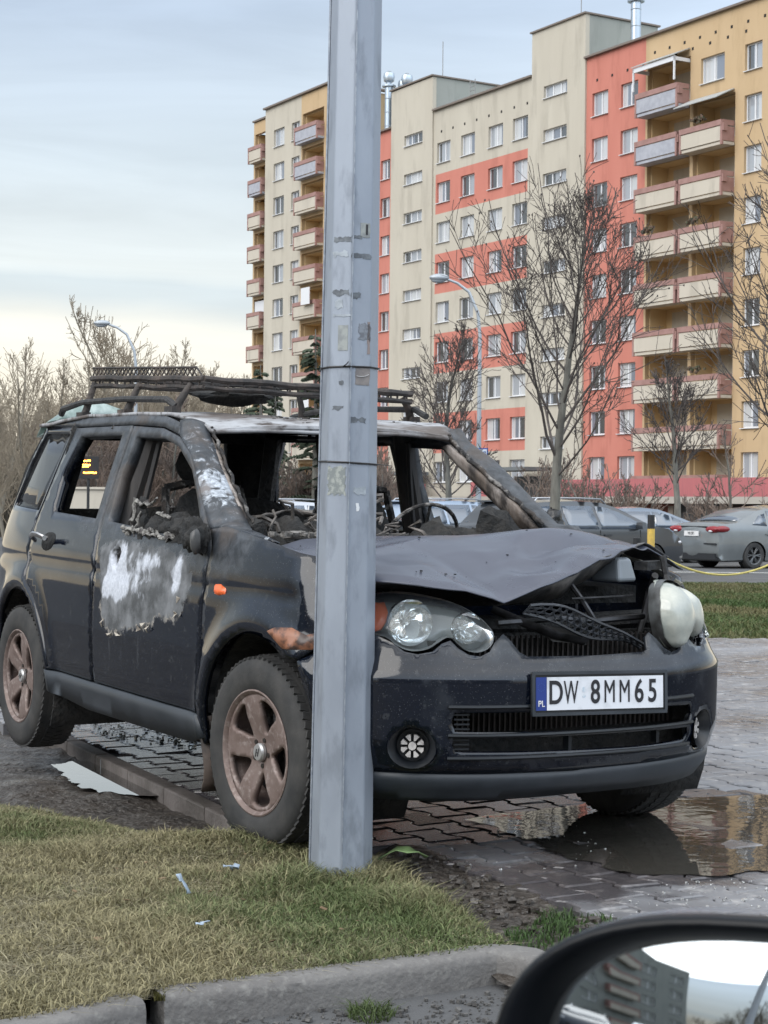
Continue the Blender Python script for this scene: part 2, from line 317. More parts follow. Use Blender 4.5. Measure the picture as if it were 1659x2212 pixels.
def blades(name, poly, dens, hmin, hmax, wd, colf, zf, seed=1, cull=True, lean=.55, lab=None, hf=None):
    r = np.random.default_rng(seed); p = np.array(poly); mn, mx_ = p.min(0), p.max(0); n = int(dens*(mx_[0]-mn[0])*(mx_[1]-mn[1]))
    P = mn + r.random((n, 2))*(mx_ - mn)
    if cull: P = P[np.abs(P[:, 0]) < .228*P[:, 1] + .15]
    P = P[pip(P, poly)]; n = len(P); z0 = zf(P[:, 0], P[:, 1])[2]; 
    hh = hmin + (hmax - hmin)*r.random(n)**1.6
    if hf is not None: hh = hh*hf(P)
    az = r.random(n)*2*np.pi; ln = hh*lean*(.3 + 1.3*r.random(n)); fa = r.random(n)*np.pi*2
    dx, dy = np.cos(az)*ln, np.sin(az)*ln; wx, wy = np.cos(fa)*wd*.5, np.sin(fa)*wd*.5; s = .7 + .6*r.random(n); wx *= s; wy *= s
    V = np.zeros((n, 5, 3)); V[:, 0] = np.c_[P[:, 0]-wx, P[:, 1]-wy, z0-.004]; V[:, 1] = np.c_[P[:, 0]+wx, P[:, 1]+wy, z0-.004]
    V[:, 2] = np.c_[P[:, 0]-wx*.8+dx*.35, P[:, 1]-wy*.8+dy*.35, z0+hh*.6]; V[:, 3] = np.c_[P[:, 0]+wx*.8+dx*.35, P[:, 1]+wy*.8+dy*.35, z0+hh*.6]
    V[:, 4] = np.c_[P[:, 0]+dx, P[:, 1]+dy, z0+hh*(1 - .35*r.random(n))]
    me = bpy.data.meshes.new(name); me.vertices.add(n*5); me.vertices.foreach_set('co', V.ravel())
    tri = np.array([[0, 1, 3], [0, 3, 2], [2, 3, 4]]); T = (np.arange(n)[:, None, None]*5 + tri[None]).reshape(-1, 3)
    me.loops.add(len(T)*3); me.loops.foreach_set('vertex_index', T.ravel()); me.polygons.add(len(T)); me.polygons.foreach_set('loop_start', np.arange(len(T))*3); me.polygons.foreach_set('loop_total', np.full(len(T), 3))
    C_ = colf(P, r); C5 = np.repeat(C_[:, None, :], 5, 1); a = me.color_attributes.new('blade_tint', 'FLOAT_COLOR', 'POINT'); a.data.foreach_set('color', np.concatenate([C5, np.ones((n, 5, 1))], 2).ravel().astype(np.float32))
    me.update(); me.materials.append(GRASS); o = bpy.data.objects.new(name, me); COL.objects.link(o); o['kind'] = 'stuff'
    if lab: o['label'] = lab; o['category'] = 'grass'
    print(name, n); return o
GRASS = bpy.data.materials.new('grass_blades'); GRASS.use_nodes = True; t_ = GRASS.node_tree; b_ = t_.nodes['Principled BSDF']; b_.inputs['Roughness'].default_value = .6
ca = N(t_, 'ShaderNodeAttribute', attribute_name='blade_tint'); t_.links.new(ca.outputs['Color'], b_.inputs['Base Color']); b_.inputs['Specular IOR Level'].default_value = .25
trn = N(t_, 'ShaderNodeBsdfTranslucent'); t_.links.new(ca.outputs['Color'], trn.inputs[0]); ms = N(t_, 'ShaderNodeMixShader', i={0: .25}); oo = t_.nodes['Material Output']
t_.links.new(b_.outputs[0], ms.inputs[1]); t_.links.new(trn.outputs[0], ms.inputs[2]); t_.links.new(ms.outputs[0], oo.inputs[0])
def nz2(P, s, z=0.): return np.array([noise.fractal(Vector((p[0]*s, p[1]*s, z)), 1., 2., 3) for p in P])
def gcol(P, r):
    n = len(P); k = nz2(P, 1.7, 3.) * .55 + .12 + nz2(P, 6., 8.)*.30
    gx = np.exp(-((P[:, 0] + .15)/.38)**2 - ((P[:, 1] - 5.0)/.75)**2)*.9 + np.exp(-((P[:, 0] - .2)/.25)**2 - ((P[:, 1] - 4.7)/.25)**2)*.5 + smst(5.5, 6.3, P[:, 1])*.45 - .45*smst(5.0, 4.3, P[:, 1])*smst(-.2, -.5, P[:, 0])
    t = np.clip(k + gx*1.0 - .20 + r.normal(0, .23, n), 0, 1)[:, None]
    straw = np.array([.285, .255, .150]) ; green = np.array([.105, .140, .055]); dk = np.array([.028, .045, .018])
    c = straw*(1 - t) + green*t; u = r.random((n, 1)); return c*(.55 + .75*u)
def hf(P): return np.clip(.75 + .8*nz2(P, 2.6, 9.), .35, 1.7) * (1 + .9*np.exp(-((P[:, 0] + .13)/.28)**2 - ((P[:, 1] - 5.35)/.35)**2)) * (1 - .35*smst(5.9, 6.8, P[:, 1]))
blades('grass', isl, 32000, .014, .048, .0040, gcol, islz, 2, lab='winter grass of the verge round the steel pole', hf=hf, lean=1.1)
blades('straw', isl, 15000, .006, .026, .0038, lambda P, r: np.array([.31, .28, .185])*(.45 + .75*r.random((len(P), 1)))*np.where(r.random((len(P), 1)) < .25, .55, 1.), islz, 12, lab='dead straw-coloured grass lying matted on the verge', lean=3.2, hf=lambda P: np.clip(1. - 1.1*np.exp(-((P[:, 0] + .15)/.35)**2 - ((P[:, 1] - 5.1)/.6)**2) - .6*smst(5.6, 6.5, P[:, 1]) + .5*nz2(P, 3., 5.), .05, 1.6))
sideg = [gnd(1085, 2000), gnd(1180, 1975), gnd(1300, 1985), gnd(1345, 2000), gnd(1260, 2045), gnd(1180, 2090), gnd(1140, 2120), gnd(1110, 2050)]
blades('grass', [tuple(map(float, p)) for p in sideg], 15000, .012, .045, .004, lambda P, r: np.array([.055, .095, .032])*(.5 + .9*r.random((len(P), 1))), mudz, 5, lab='green grass tufts beside the rounded kerb end', hf=lambda P: np.clip(.6 + 1.4*nz2(P, 7, 2.), .05, 1.6))
# far lawn strip between the pavers and the road
lawn = [(1.2, 15.78), (14, 15.78), (14, 31.2), (3.6, 30.4), (2.2, 22)]
LAWN = mat('lawn_soil', (.045, .055, .022), .9, alt=(.10, .10, .05), scale=1.5, bump=.5, bscale=20)
def lawnz(a, b): return a, b, np.array([gz(y) + .0 for y in b]) + .012
struct(panel('lawn', lawn, lawnz, LAWN, h=1.2, out=(0, 0, 1)))
def lcol(P, r):
    t = np.clip(.55 + nz2(P, .5, 1.)*.9 + r.normal(0, .2, len(P)), 0, 1)[:, None]; return (np.array([.165, .150, .075])*(1 - t) + np.array([.060, .098, .030])*t)*(.6 + .6*r.random((len(P), 1)))
blades('grass', lawn, 900, .05, .10, .016, lcol, lawnz, 9, lab='short green lawn between the pavers and the car park road', lean=.8, hf=lambda P: np.clip(.8 + .8*nz2(P, .8, 3.), .4, 1.5))
# kerb stones
KERB = mat('kerb_concrete', (.155, .15, .145), .85, alt=(.10, .095, .092), scale=3.2, lo=.35, hi=.65, bump=.8, bscale=70, bd=.006, alt2=(.165, .16, .152), scale2=45)
kp = np.array([gnd(-60, 2240), gnd(100, 2212), gnd(345, 2152), gnd(600, 2121), gnd(800, 2094), gnd(960, 2073), gnd(1075, 2056)])
def kerb(p0, pts, endround=False):
    pts = [Vector((p[0], p[1], 0)) for p in pts]; rows = []
    prof = [(0.0, -.14), (0.002, -.03), (.006, -.012), (.018, -.002), (.035, .0), (.085, .0), (.10, -.006), (.104, -.14)]
    for i, p in enumerate(pts):
        d = (pts[min(i+1, len(pts)-1)] - pts[max(i-1, 0)]).normalized(); nn = Vector((-d.y, d.x, 0)); row = []
        for o_, z in prof: q = p + nn*o_; row.append((q.x, q.y, z + .0016*noise.noise(Vector((q.x*30, q.y*30, z*40)))))
        rows.append(row)
    return rows
def dens(pts, n): 
    pts = np.array(pts, float); s = np.r_[0, np.cumsum(np.hypot(*np.diff(pts, axis=0).T))]; t = np.linspace(0, s[-1], n); return [(np.interp(x, s, pts[:, 0]), np.interp(x, s, pts[:, 1])) for x in t]
def kerbstone(pts, label):
    rows = kerb(0, pts); n = len(rows); m_ = len(rows[0]); o = gridmesh('kerb_stone', rows, KERB, None, flip=False); me = o.data
    bm = bmesh.new(); bm.from_mesh(me); bm.verts.ensure_lookup_table(); bm.faces.new([bm.verts[j] for j in range(m_)]); bm.faces.new([bm.verts[(n-1)*m_ + j] for j in range(m_)][::-1]); bmesh.ops.recalc_face_normals(bm, faces=bm.faces); bm.to_mesh(me); bm.free(); me.set_sharp_from_angle(angle=R(40))
    return tag(o, label, 'kerb', 'kerb stones edging the grass')
K1 = dens(kp[:3], 14); kerbstone(K1[:-1], 'concrete kerb stone at the bottom left, before the mossy joint')
cv = [*map(tuple, kp[2:]), gnd(1112, 2060), gnd(1136, 2072), gnd(1140, 2092)]
kerbstone(dens([tuple(np.array(kp[2]) + np.array([.012, .002])), *cv[1:]], 46), 'long concrete kerb stone curving to a rounded end in front of the pole')
mp_ = gnd(345, 2152); moss = [(mp_[0]-.012, mp_[1]-.004), (mp_[0]+.014, mp_[1]), (mp_[0]+.0, mp_[1]+.1), (mp_[0]-.028, mp_[1]+.098)]
blades('moss', moss, 90000, .006, .016, .003, lambda P, r: np.array([.07, .065, .018])*(.5 + .8*r.random((len(P), 1))), lambda a, b: (a, b, 0*a - .008), 3, cull=False, lab='olive moss in the joint between the kerb stones')
for (u, v, s_, dn, lb) in ((800, 2190, .06, 30000, 'small grass tuft growing in the gutter below the kerb'), (1165, 2085, .05, 14000, 'grass growing round the kerb end')):
    c_ = gnd(u, v, -.08); blades('grass', [(c_[0] + s_*math.cos(a), c_[1] + s_*1.3*math.sin(a)) for a in np.linspace(0, 6.28, 9)[:-1]], dn, .01, .04, .003, lambda P, r: np.array([.06, .085, .03])*(.5 + .9*r.random((len(P), 1))), lambda a, b: (a, b, 0*a - .083), 4, cull=False, lab=lb, lean=1.3)
# gutter grit
gpoly = [tuple(map(float, gnd(*q, -.08))) for q in ((250, 2230), (800, 2168), (1090, 2140), (1170, 2110), (1250, 2120), (1100, 2230), (700, 2260))]
def grit(name, poly, n, smin, smax, z, m, seed, lab, flat=1.):
    r = np.random.default_rng(seed); p = np.array(poly); mn, mx_ = p.min(0), p.max(0); q = mn + r.random((n*2, 2))*(mx_ - mn); q = q[pip(q, poly)][:n]; b = MB()
    zz = z(q[:, 0], q[:, 1])[2] if callable(z) else np.full(len(q), z)
    for i, (x, y) in enumerate(q):
        s = smin + (smax - smin)*r.random()**3; b.box((x, y, zz[i] + s*.3), (s, s*r.uniform(.5, 1), s*r.uniform(.4, .8)*flat), Matrix.Rotation(r.random()*3, 3, 'Z') @ Matrix.Rotation(r.normal(0, .3), 3, 'X'))
    o = b.build(name, m); o['kind'] = 'stuff'; o['label'] = lab; return o
grit('gravel', gpoly, 900, .003, .014, -.084, mat('grit_grey', (.10, .098, .095), .9, alt=(.045, .043, .042), scale=60), 3, 'dark grit lying in the gutter below the kerb')
cl_ = [tuple(map(float, gnd(*q))) for q in ((815, 1840), (950, 1850), (1080, 1905), (1200, 1965), (1360, 2005), (1150, 2010), (1030, 1985), (930, 1910))]
grit('mud_clods', cl_, 520, .006, .030, mudz, SOIL, 14, 'clods of dark mud between the grass and the paving')
gl = [tuple(map(float, gnd(*q))) for q in ((830, 1760), (1240, 1770), (1330, 1850), (1200, 1900), (860, 1850))]
GB = mat('glass_bits', (.62, .63, .62), .1, alt=(.10, .10, .10), scale=200)
grit('glass_fragments', gl, 70, .003, .009, .002, GB, 4, 'glittering glass fragments on the wet pavers under the bumper')
gl = [tuple(map(float, gnd(*q))) for q in ((1300, 1985), (1440, 1900), (1659, 1900), (1659, 1990), (1500, 2010))]
grit('glass_fragments', gl, 110, .003, .010, .002, GB, 6, 'grey glass crumbs scattered on the pavers near the wing mirror')
gl = [tuple(map(float, gnd(*q))) for q in ((150, 1560), (320, 1520), (480, 1560), (420, 1620), (260, 1600))]
grit('glass_fragments', gl, 420, .004, .022, .002, mat('bright_glass_bits', (.55, .60, .60), .08, metal=.3, alt=(.06, .06, .06), scale=150), 7, 'pale glass fragments lying behind the sill under the car')
lv = [tuple(map(float, gnd(*q))) for q in ((20, 1800), (640, 1835), (1000, 1990), (900, 2050), (300, 2140), (0, 2180))]
grit('dead_leaves', lv, 90, .006, .022, lambda a, b: (a, b, islz(a, b)[2] + .012), mat('dead_leaf_brown', (.10, .060, .030), .8, alt=(.20, .14, .08), scale=30), 21, 'small dead leaves and twigs scattered over the verge grass', .12)
# ---- water
WATER = glassmat('puddle_water', (.45, .42, .38), 3.0, .004, 0., .16, (.16, .15, .13))
t = WATER.node_tree; bn = N(t, 'ShaderNodeBump', i={'Strength': .06, 'Distance': .01}); wn = N(t, 'ShaderNodeTexNoise', i={'Scale': 9., 'Detail': 3.}); wtc = N(t, 'ShaderNodeTexCoord'); t.links.new(wtc.outputs['Object'], wn.inputs[0]); t.links.new(wn.outputs[0], bn.inputs['Height'])
for n_ in t.nodes:
    if n_.type in ('BSDF_GLOSSY', 'FRESNEL'): t.links.new(bn.outputs[0], n_.inputs['Normal'])
def rag(poly, amp=.05, sc=4., h=.05, seed=0):
    q = np.array(resamp([tuple(map(float, p)) for p in poly], h)); c = q.mean(0); d = (q - c)/np.linalg.norm(q - c, axis=1)[:, None]; return [tuple(a + b*amp*noise.fractal(Vector((a[0]*sc, a[1]*sc, seed)), 1., 2., 4)) for a, b in zip(q, d)]
pu = [gnd(1000, 1772), gnd(1120, 1758), gnd(1250, 1738), gnd(1400, 1728), gnd(1560, 1722), gnd(1700, 1718), (2.3, 6.9), (2.4, 5.7), gnd(1680, 1884), gnd(1560, 1893), gnd(1440, 1893), gnd(1300, 1878), gnd(1200, 1842), gnd(1130, 1808)]
struct(tag(panel('puddle', rag(pu, .07, 4.5, .03), lambda a, b: (a, b, 0*a + .0035), WATER, h=.3, out=(0, 0, 1)), 'wide puddle on the pavers before the car reflecting the orange flats'))
pu2 = [gnd(u, v, -.05) for u, v in ((112, 1652), (205, 1650), (300, 1672), (405, 1714), (400, 1727), (300, 1724), (215, 1716), (150, 1692))]
struct(tag(panel('puddle', rag(pu2, .07, 9., .012, 3), lambda a, b: (a, b, 0*a - .041), glassmat('mud_puddle_water', (.4, .38, .35), 3.0, .004, .58), h=.2, out=(0, 0, 1)), 'dark puddle in the mud between the grass and the paving edge'))
# litter
for (u, v, lb, k) in ((395, 1935, 'white crumpled tissue lying upright in the grass left of the pole', 1), (435, 2010, 'small white paper scrap in the grass near the kerb', 0), (500, 1885, 'pale transparent film scrap lying in the green grass beside the pole', 2), (870, 1868, 'pale leaf blade lying in the grass right of the pole', 3)):
    x, y = gnd(u, v, .02); b = MB(); r = random.Random(k)
    ln, wd = (.035, .012) if k != 2 else (.05, .016)
    if k == 3: ln, wd = .16, .022
    P = [[(x + (i/5 - .5)*ln + r.gauss(0, .004), y + (j/2 - .5)*wd*2 + r.gauss(0, .003), .03 + (.05*(1 - i/5) if k == 1 else .012) + r.gauss(0, .005) + (.03*math.sin(i*.6) if k == 3 else 0)) for j in range(3)] for i in range(6)]
    o = gridmesh('paper_scrap' if k < 2 else ('plastic_scrap' if k == 2 else 'leaf'), P, mat('paper_white', (.30, .37, .45), .6) if k < 3 else mat('leaf_pale', (.16, .24, .10), .5), thick=.0015); tag(o, lb, 'litter' if k < 3 else 'leaf')
# ================================================================ STEEL POLE
px0, py0 = gnd(737, 1888); pole = empty('lamp_post', (px0, py0, -.03), (0, .008, 0), 'thick octagonal galvanised steel pole with stickers standing in the grass before the burnt car', 'pole')
GALV = mat('galvanised_steel', (.245, .275, .325), .45, metal=.35, alt=(.30, .335, .39), scale=6, lo=.35, hi=.65, rv=.12, stretch=(1, 1, .35), bump=.12, bscale=70, bd=.003, alt2=(.20, .225, .265), scale2=14)
V = []; Fc = []; nl = 40; Hh = 7.0
for i in range(nl):
    z = Hh*i/(nl - 1); r = .0985 - .0138*z/1.0*.5*1.0 * .98
    r = .0985*(1 - z*.0665)
    for k in range(8): a = -math.pi/2 + math.pi/4*k; V.append((r*math.cos(a), r*math.sin(a), z))
for i in range(nl - 1):
    for k in range(8): Fc.append((i*8+k, i*8+(k+1) % 8, (i+1)*8+(k+1) % 8, (i+1)*8+k))
Fc.append(tuple(range((nl-1)*8, nl*8))); o = mkobj('pole_shaft', V, Fc, GALV, pole); bv = o.modifiers.new('b', 'BEVEL'); bv.width = .006; bv.segments = 3; bv.limit_method = 'ANGLE'
b = MB(); b.box((-.026, -.0955, 0), (.0001, .0001, .0001))
def pz(v): return CZ - (v - 1092)*py0/3800 + .03
def rad(z): return .0985*(1 - z*.0665)
bd_ = MB()
for i in range(30): z = 2.9*i/29; 
bd_.tube([(.004, -rad(z) - .0015, z) for z in np.linspace(0.02, 6.9, 30)], .0022, 5); bd_.tube([(-rad(z) - .002, .004, z) for z in np.linspace(0.02, 6.9, 30)], .004, 6); bd_.build('weld_seam', mat('weld', (.20, .225, .27), .5, metal=.4, alt=(.30, .33, .37), scale=30), pole, True)
for v in (797, 1001):
    z = pz(v); r = rad(z) + .003; b = MB(); b.tube([(r*math.cos(-math.pi/2 + math.pi/4*k), r*math.sin(-math.pi/2 + math.pi/4*k), z + (.0035 if v > 900 else -.001)*math.cos(math.pi/4*k + 1.6)) for k in range(8)], .0028, 6, closed=True)
    if v > 900: b.tube([(r*.7, -r*.75, z - .002), (r*1.05, -r*.5, z - .004), (r*1.45, -r*.6, z - .008)], .0013, 5)
    else: b.tube([(-.02, -r*.95, z), (-.01, -r*1.06, z + .006), (-.004, -r*1.02, z + .014)], .002, 5); b.tube([(-r, -.01, z), (-r*1.04, -.02, z - .012)], .003, 5)
    b.build('cable_tie', mat('black_tie', (.015, .015, .017), .5), pole, True)
def sticker(side_, u0, u1, v0, v1, m, nm='sticker', lab=None, ragk=0., off=.0012, curl=None):
    """piece of paper on the left (-1) or right (1) front facet; u along the facet 0..1"""
    z0, z1 = pz(v1), pz(v0); r = rad((z0 + z1)/2); A_ = np.array([0, -r]); B_ = np.array([side_*r*.7071, -r*.7071]); nn = np.array([side_*.3827, -.9239])
    pts = [(u0, z0), (u1, z0), (u1, z1), (u0, z1)]
    if ragk: q = resamp([(a*.08, b) for a, b in pts], .006); pts = [((a + ragk*noise.noise(Vector((a*90, b*90, u0*9))))/.08, b + ragk*noise.noise(Vector((a*90, b*90, 3 + v0)))) for a, b in q]
    def mpp(a, b): k = rad(0)*0 + 1; rr = np.array([rad(z) for z in b]); ax = np.outer(1 - a, [0, -1])*rr[:, None] + np.outer(a, [side_*.7071, -.7071])*rr[:, None]; return ax[:, 0] + nn[0]*off, ax[:, 1] + nn[1]*off, b
    o = panel(nm, pts, mpp, m, pole, h=.01, thick=.0007, out=(nn[0], nn[1], 0), smooth=False)
    if lab: o['label'] = lab
    return o
PAP = mat('weathered_paper', (.30, .32, .31), .8, alt=(.22, .235, .24), scale=40); TAPE = mat('tape_remnant', (.24, .27, .30), .5, alt=(.36, .40, .44), scale=30); DKT = mat('grimy_tape', (.075, .085, .10), .5, alt=(.15, .17, .19), scale=40)
sticker(-1, .12, .62, 709, 763, PAP, lab='blank pale grey rectangular sticker')
sticker(1, .28, .98, 797, 836, mat('brown_sticker', (.15, .14, .14), .6, alt=(.22, .20, .19), scale=30), lab='brown sticker remnant with a pale curve', ragk=.003)
zz = pz(815); r = rad(zz); b = MB(); b.tube([(r*.7071*t, -r*(1 - .2929*t) - .003, zz + .012*(2*t - 1.1)**2 - .004) for t in np.linspace(.35, .95, 9)], .0012, 4); b.build('sticker_curve', mat('sticker_white', (.5, .5, .5), .6), pole)
sticker(-1, .10, .98, 1010, 1070, mat('torn_poster', (.30, .32, .30), .7, alt=(.18, .20, .20), scale=50, lo=.45, hi=.55), lab='torn poster remnant', ragk=.012)
sticker(1, .42, .92, 490, 521, PAP, 'number_label', ragk=.003, lab='pale label with a black digit')
zz = pz(505); r = rad(zz); nn = Vector((.3827, -.9239, 0)); xx = Vector((.9239, .3827, 0)); pt = Vector((r*.7071*.74, -r*(1 - .2929*.74), zz)) + nn*.0026
lettering('1', .042, INK if 'INK' in globals() else mat('black_ink2', (.012, .012, .016), .5), pole, Matrix(((xx.x, 0, nn.x, pt.x), (xx.y, 0, nn.y, pt.y), (0, 1, 0, pt.z), (0, 0, 0, 1))), 'digit', .9, .0004, .0015)
for (s, a, c, v0, v1, m, rg) in ((-1, .02, .95, 521, 532, DKT, .006), (1, .0, .5, 518, 524, DKT, .004), (1, .0, .95, 556, 566, DKT, .008), (-1, .2, .95, 552, 562, TAPE, .008), (-1, .1, .9, 634, 645, DKT, .010), (1, 0, .5, 640, 652, DKT, .009), (-1, .35, .8, 655, 672, TAPE, .010), (-1, .0, .9, 686, 690, TAPE, .004), (1, .4, .95, 705, 740, mat('grimy_glue', (.12, .13, .15), .7, alt=(.2, .22, .25), scale=60), .014), (1, .3, .9, 1052, 1068, TAPE, .008), (1, .85, .98, 700, 770, mat('reddish_tape', (.22, .18, .17), .6), .004), (-1, .3, .8, 880, 890, DKT, .010), (1, .1, .8, 905, 915, DKT, .009), (1, .42, .56, 1088, 1104, mat('white_tape_bit', (.62, .64, .66), .5), .004), (-1, .3, .55, 828, 836, DKT, .006)):
    sticker(s, a, c, v0, v1, m, 'tape_remnant', ragk=rg)
# ================================================================ THE BURNT CAR (its own frame: x forward, y left, z up)
CAR_A = math.atan2(-.865, .5016)
PL = [(0.78,0),(.765,-.25),(.715,-.45),(.62,-.62),(.49,-.74),(.34,-.79),(.2,-.82),(-.2,-.836),(-1.2,-.847),(-2.3,-.835),(-2.8,-.80),(-3.1,-.72),(-3.28,-.55),(-3.31,0)]
def _cr(P, n=24):
    P = np.array(P, float); Q = np.vstack([[P[0][0], -P[1][1]], P, [P[-1][0], -P[-2][1]]]); o = []
    for i in range(1, len(Q) - 2):
        for k in range(n):
            t = k / n; a, b, c, d = Q[i-1:i+3]
            o.append(.5*((2*b)+(c-a)*t+(2*a-5*b+4*c-d)*t*t+(3*b-a-3*c+d)*t**3))
    o.append(Q[-2]); return np.array(o)
RP = _cr(PL); S_ = np.r_[0, np.cumsum(np.hypot(*np.diff(RP, axis=0).T))]
T_ = np.gradient(RP, S_, axis=0); T_ /= np.hypot(*T_.T)[:, None]
SZ = [.10,.18,.28,.45,.62,.8,.92,1.0,1.5,1.56,1.6]; SI = [.10,.07,.035,.008,0,.005,.02,.04,.2,.25,.33]
FZ = [.10,.20,.28,.42,.635,.665,.70,.78,.86,.92,1.0,1.1]; FI = [.14,.09,.045,.0,.0,.02,.035,.07,.12,.18,.30,.45]
def smst(a, b, x):
    t = np.clip((np.asarray(x, float) - a) / (b - a), 0, 1); return t * t * (3 - 2 * t)
def ring(s, z, off=0.):
    s = np.asarray(s, float); z = np.asarray(z, float) * np.ones_like(s); a = np.abs(s); sg = np.where(s >= 0, 1, -1)
    x = np.interp(a, S_, RP[:, 0]); y = np.interp(a, S_, RP[:, 1]); tx = np.interp(a, S_, T_[:, 0]); ty = np.interp(a, S_, T_[:, 1])
    t = smst(.75, 1.15, a); d = off - (np.interp(z, SZ, SI) * t + np.interp(z, FZ, FI) * (1 - t))
    for hx in (0., -2.46):
        r = np.hypot(x - hx, z - .33); d = d + np.where(a > .9, .024 * np.exp(-((r - .43) / .055) ** 2), 0)
    d = d + np.where(s < 0, .014 * np.exp(-((a - .8) / .22) ** 2), 0)
    d = d + np.where(a > 1.1, -.006 * np.exp(-((z - .86) / .018) ** 2), 0)      # pressed line along the side
    return x - ty * d, (y + tx * d) * sg, z
def X2S(x): return float(np.interp(-x, -RP[:, 0], S_))
def XZ(poly): return [(X2S(x), z) for x, z in poly]
def mir(p): return [(-a, b) for a, b in p]
def arc(cx, cz, r, a0, a1, n=16): return [(cx + r * math.cos(R(a0 + (a1 - a0) * i / n)), cz + r * math.sin(R(a0 + (a1 - a0) * i / n))) for i in range(n + 1)]

# --- burnt paint: attributes say where the fire was (burn), where the metal is ash-white (ash), where the door skin is bared (bare)
def paintmat():
    m = bpy.data.materials.new('burnt_black_paint'); m.use_nodes = True; t = m.node_tree; l = t.links.new; b = t.nodes['Principled BSDF']
    tc = N(t, 'ShaderNodeTexCoord'); ob = tc.outputs['Object']
    def noi(sc, det=6, dist=0., st=None):
        n = N(t, 'ShaderNodeTexNoise', i={'Scale': sc, 'Detail': float(det), 'Roughness': .62, 'Distortion': dist})
        if st: q = N(t, 'ShaderNodeMapping', i={'Scale': st}); l(ob, q.inputs[0]); l(q.outputs[0], n.inputs[0])
        else: l(ob, n.inputs[0])
        return n.outputs[0]
    def rng_(s, a, b_, c=0., d=1.):
        r = N(t, 'ShaderNodeMapRange', i={1: a, 2: b_, 3: c, 4: d}); l(s, r.inputs[0]); return r.outputs[0]
    def mix(f, a, c):
        x = N(t, 'ShaderNodeMix', data_type='RGBA')
        for i, v in ((0, f), (6, a), (7, c)):
            if hasattr(v, 'links'): l(v, x.inputs[i])
            else: x.inputs[i].default_value = v if i == 0 else (*v, 1)
        return x.outputs[2]
    def math_(op, a, c=None):
        x = N(t, 'ShaderNodeMath', operation=op)
        for i, v in ((0, a), (1, c)):
            if v is None: continue
            if hasattr(v, 'links'): l(v, x.inputs[i])
            else: x.inputs[i].default_value = v
        return x.outputs[0]
    at_ = lambda n: N(t, 'ShaderNodeAttribute', attribute_name=n).outputs['Fac']
    nA, nB, nC, nD = noi(5, 8), noi(22, 7, .6), noi(2.5, 4), noi(70, 4)
    burn = rng_(math_('ADD', at_('burn'), rng_(nA, .3, .7, -.28, .28)), .25, .75)
    ash = rng_(math_('ADD', at_('ash'), rng_(nB, .3, .7, -.35, .35)), .42, .62)
    dust = math_('MULTIPLY', rng_(nC, .35, .7, .0, .40), rng_(nD, .3, .7, .5, 1.))
    col = mix(dust, (.0018, .0036, .009), (.008, .011, .018))
    soot = mix(rng_(nB, .35, .65), (.018, .022, .027), (.060, .067, .078))
    soot = mix(math_('MULTIPLY', rng_(nA, .50, .62), rng_(at_('burn'), .8, 1.3)), soot, (.070, .054, .044))
    col = mix(burn, col, soot)
    ashc = mix(rng_(nD, .35, .65), (.24, .265, .30), (.46, .50, .55)); ashc = mix(rng_(nA, .52, .60), ashc, (.16, .15, .15))
    col = mix(ash, col, ashc)
    # bared door skin: 'bare' is metres inside the outline
    bd = math_('ADD', at_('bare'), rng_(noi(26, 5), .3, .7, -.02, .02)); inside = rng_(bd, -.010, .012); edge = math_('MULTIPLY', inside, rng_(bd, .012, .006))
    edge = math_('MULTIPLY', math_('MULTIPLY', edge, rng_(nB, .46, .52)), rng_(at_('torn'), .3, .6))
    prim = mix(rng_(noi(9, 7), .38, .62), (.060, .064, .068), (.17, .178, .19)); wh = rng_(math_('ADD', at_('blot'), rng_(noi(14, 6, 0, (1, 1, .6)), .3, .7, -.30, .30)), .40, .62)
    prim = mix(wh, prim, mix(rng_(nD, .3, .7), (.38, .41, .47), (.58, .61, .67)))
    col = mix(inside, col, mix(edge, prim, (.42, .38, .33)))
    drip = math_('MULTIPLY', rng_(noi(30, 3, 0, (1, 1, .07)), .60, .70), rng_(at_('drip'), 0, 1)); col = mix(math_('MULTIPLY', drip, .15), col, (.22, .24, .26))
    sp = rng_(noi(210, 2), .66, .72); col = mix(math_('MULTIPLY', sp, .5), col, (.16, .165, .17)); blot_ = rng_(noi(34, 5), .60, .68); col = mix(math_('MULTIPLY', blot_, .22), col, (.10, .105, .11))
    l(col, b.inputs['Base Color'])
    ro = math_('ADD', rng_(dust, 0, .55, .05, .15), math_('MULTIPLY', burn, .42)); ro = math_('MAXIMUM', ro, math_('MULTIPLY', math_('MAXIMUM', ash, inside), .8)); l(ro, b.inputs['Roughness'])
    b.inputs['Coat Weight'].default_value = 0.
    u = N(t, 'ShaderNodeBump', i={'Distance': .004}); l(math_('MULTIPLY', math_('MAXIMUM', math_('MAXIMUM', burn, ash), inside), .55), u.inputs['Strength']); l(nB, u.inputs['Height']); u2 = N(t, 'ShaderNodeBump', i={'Strength': .5, 'Distance': .012}); l(noi(1.7, 1), u2.inputs['Height']); l(u2.outputs[0], u.inputs['Normal']); u3 = N(t, 'ShaderNodeBump', i={'Strength': .06, 'Distance': .001}); l(noi(130, 3), u3.inputs['Height']); l(u.outputs[0], u3.inputs['Normal']); l(u3.outputs[0], b.inputs['Normal'])
    return m
PAINT = paintmat()
BLK = mat('charred_plastic', (.012, .013, .015), .65, alt=(.035, .034, .034), scale=14, bump=.6, bscale=45)
CHAR = mat('charred_metal', (.010, .010, .011), .8, alt=(.06, .048, .040), scale=11, lo=.45, hi=.7, bump=.9, bscale=35, bd=.02, alt2=(.22, .21, .20), scale2=19)
CHARD = mat('soot_black', (.006, .007, .008), .85, alt=(.02, .019, .018), scale=18, bump=.8, bscale=40, bd=.02)
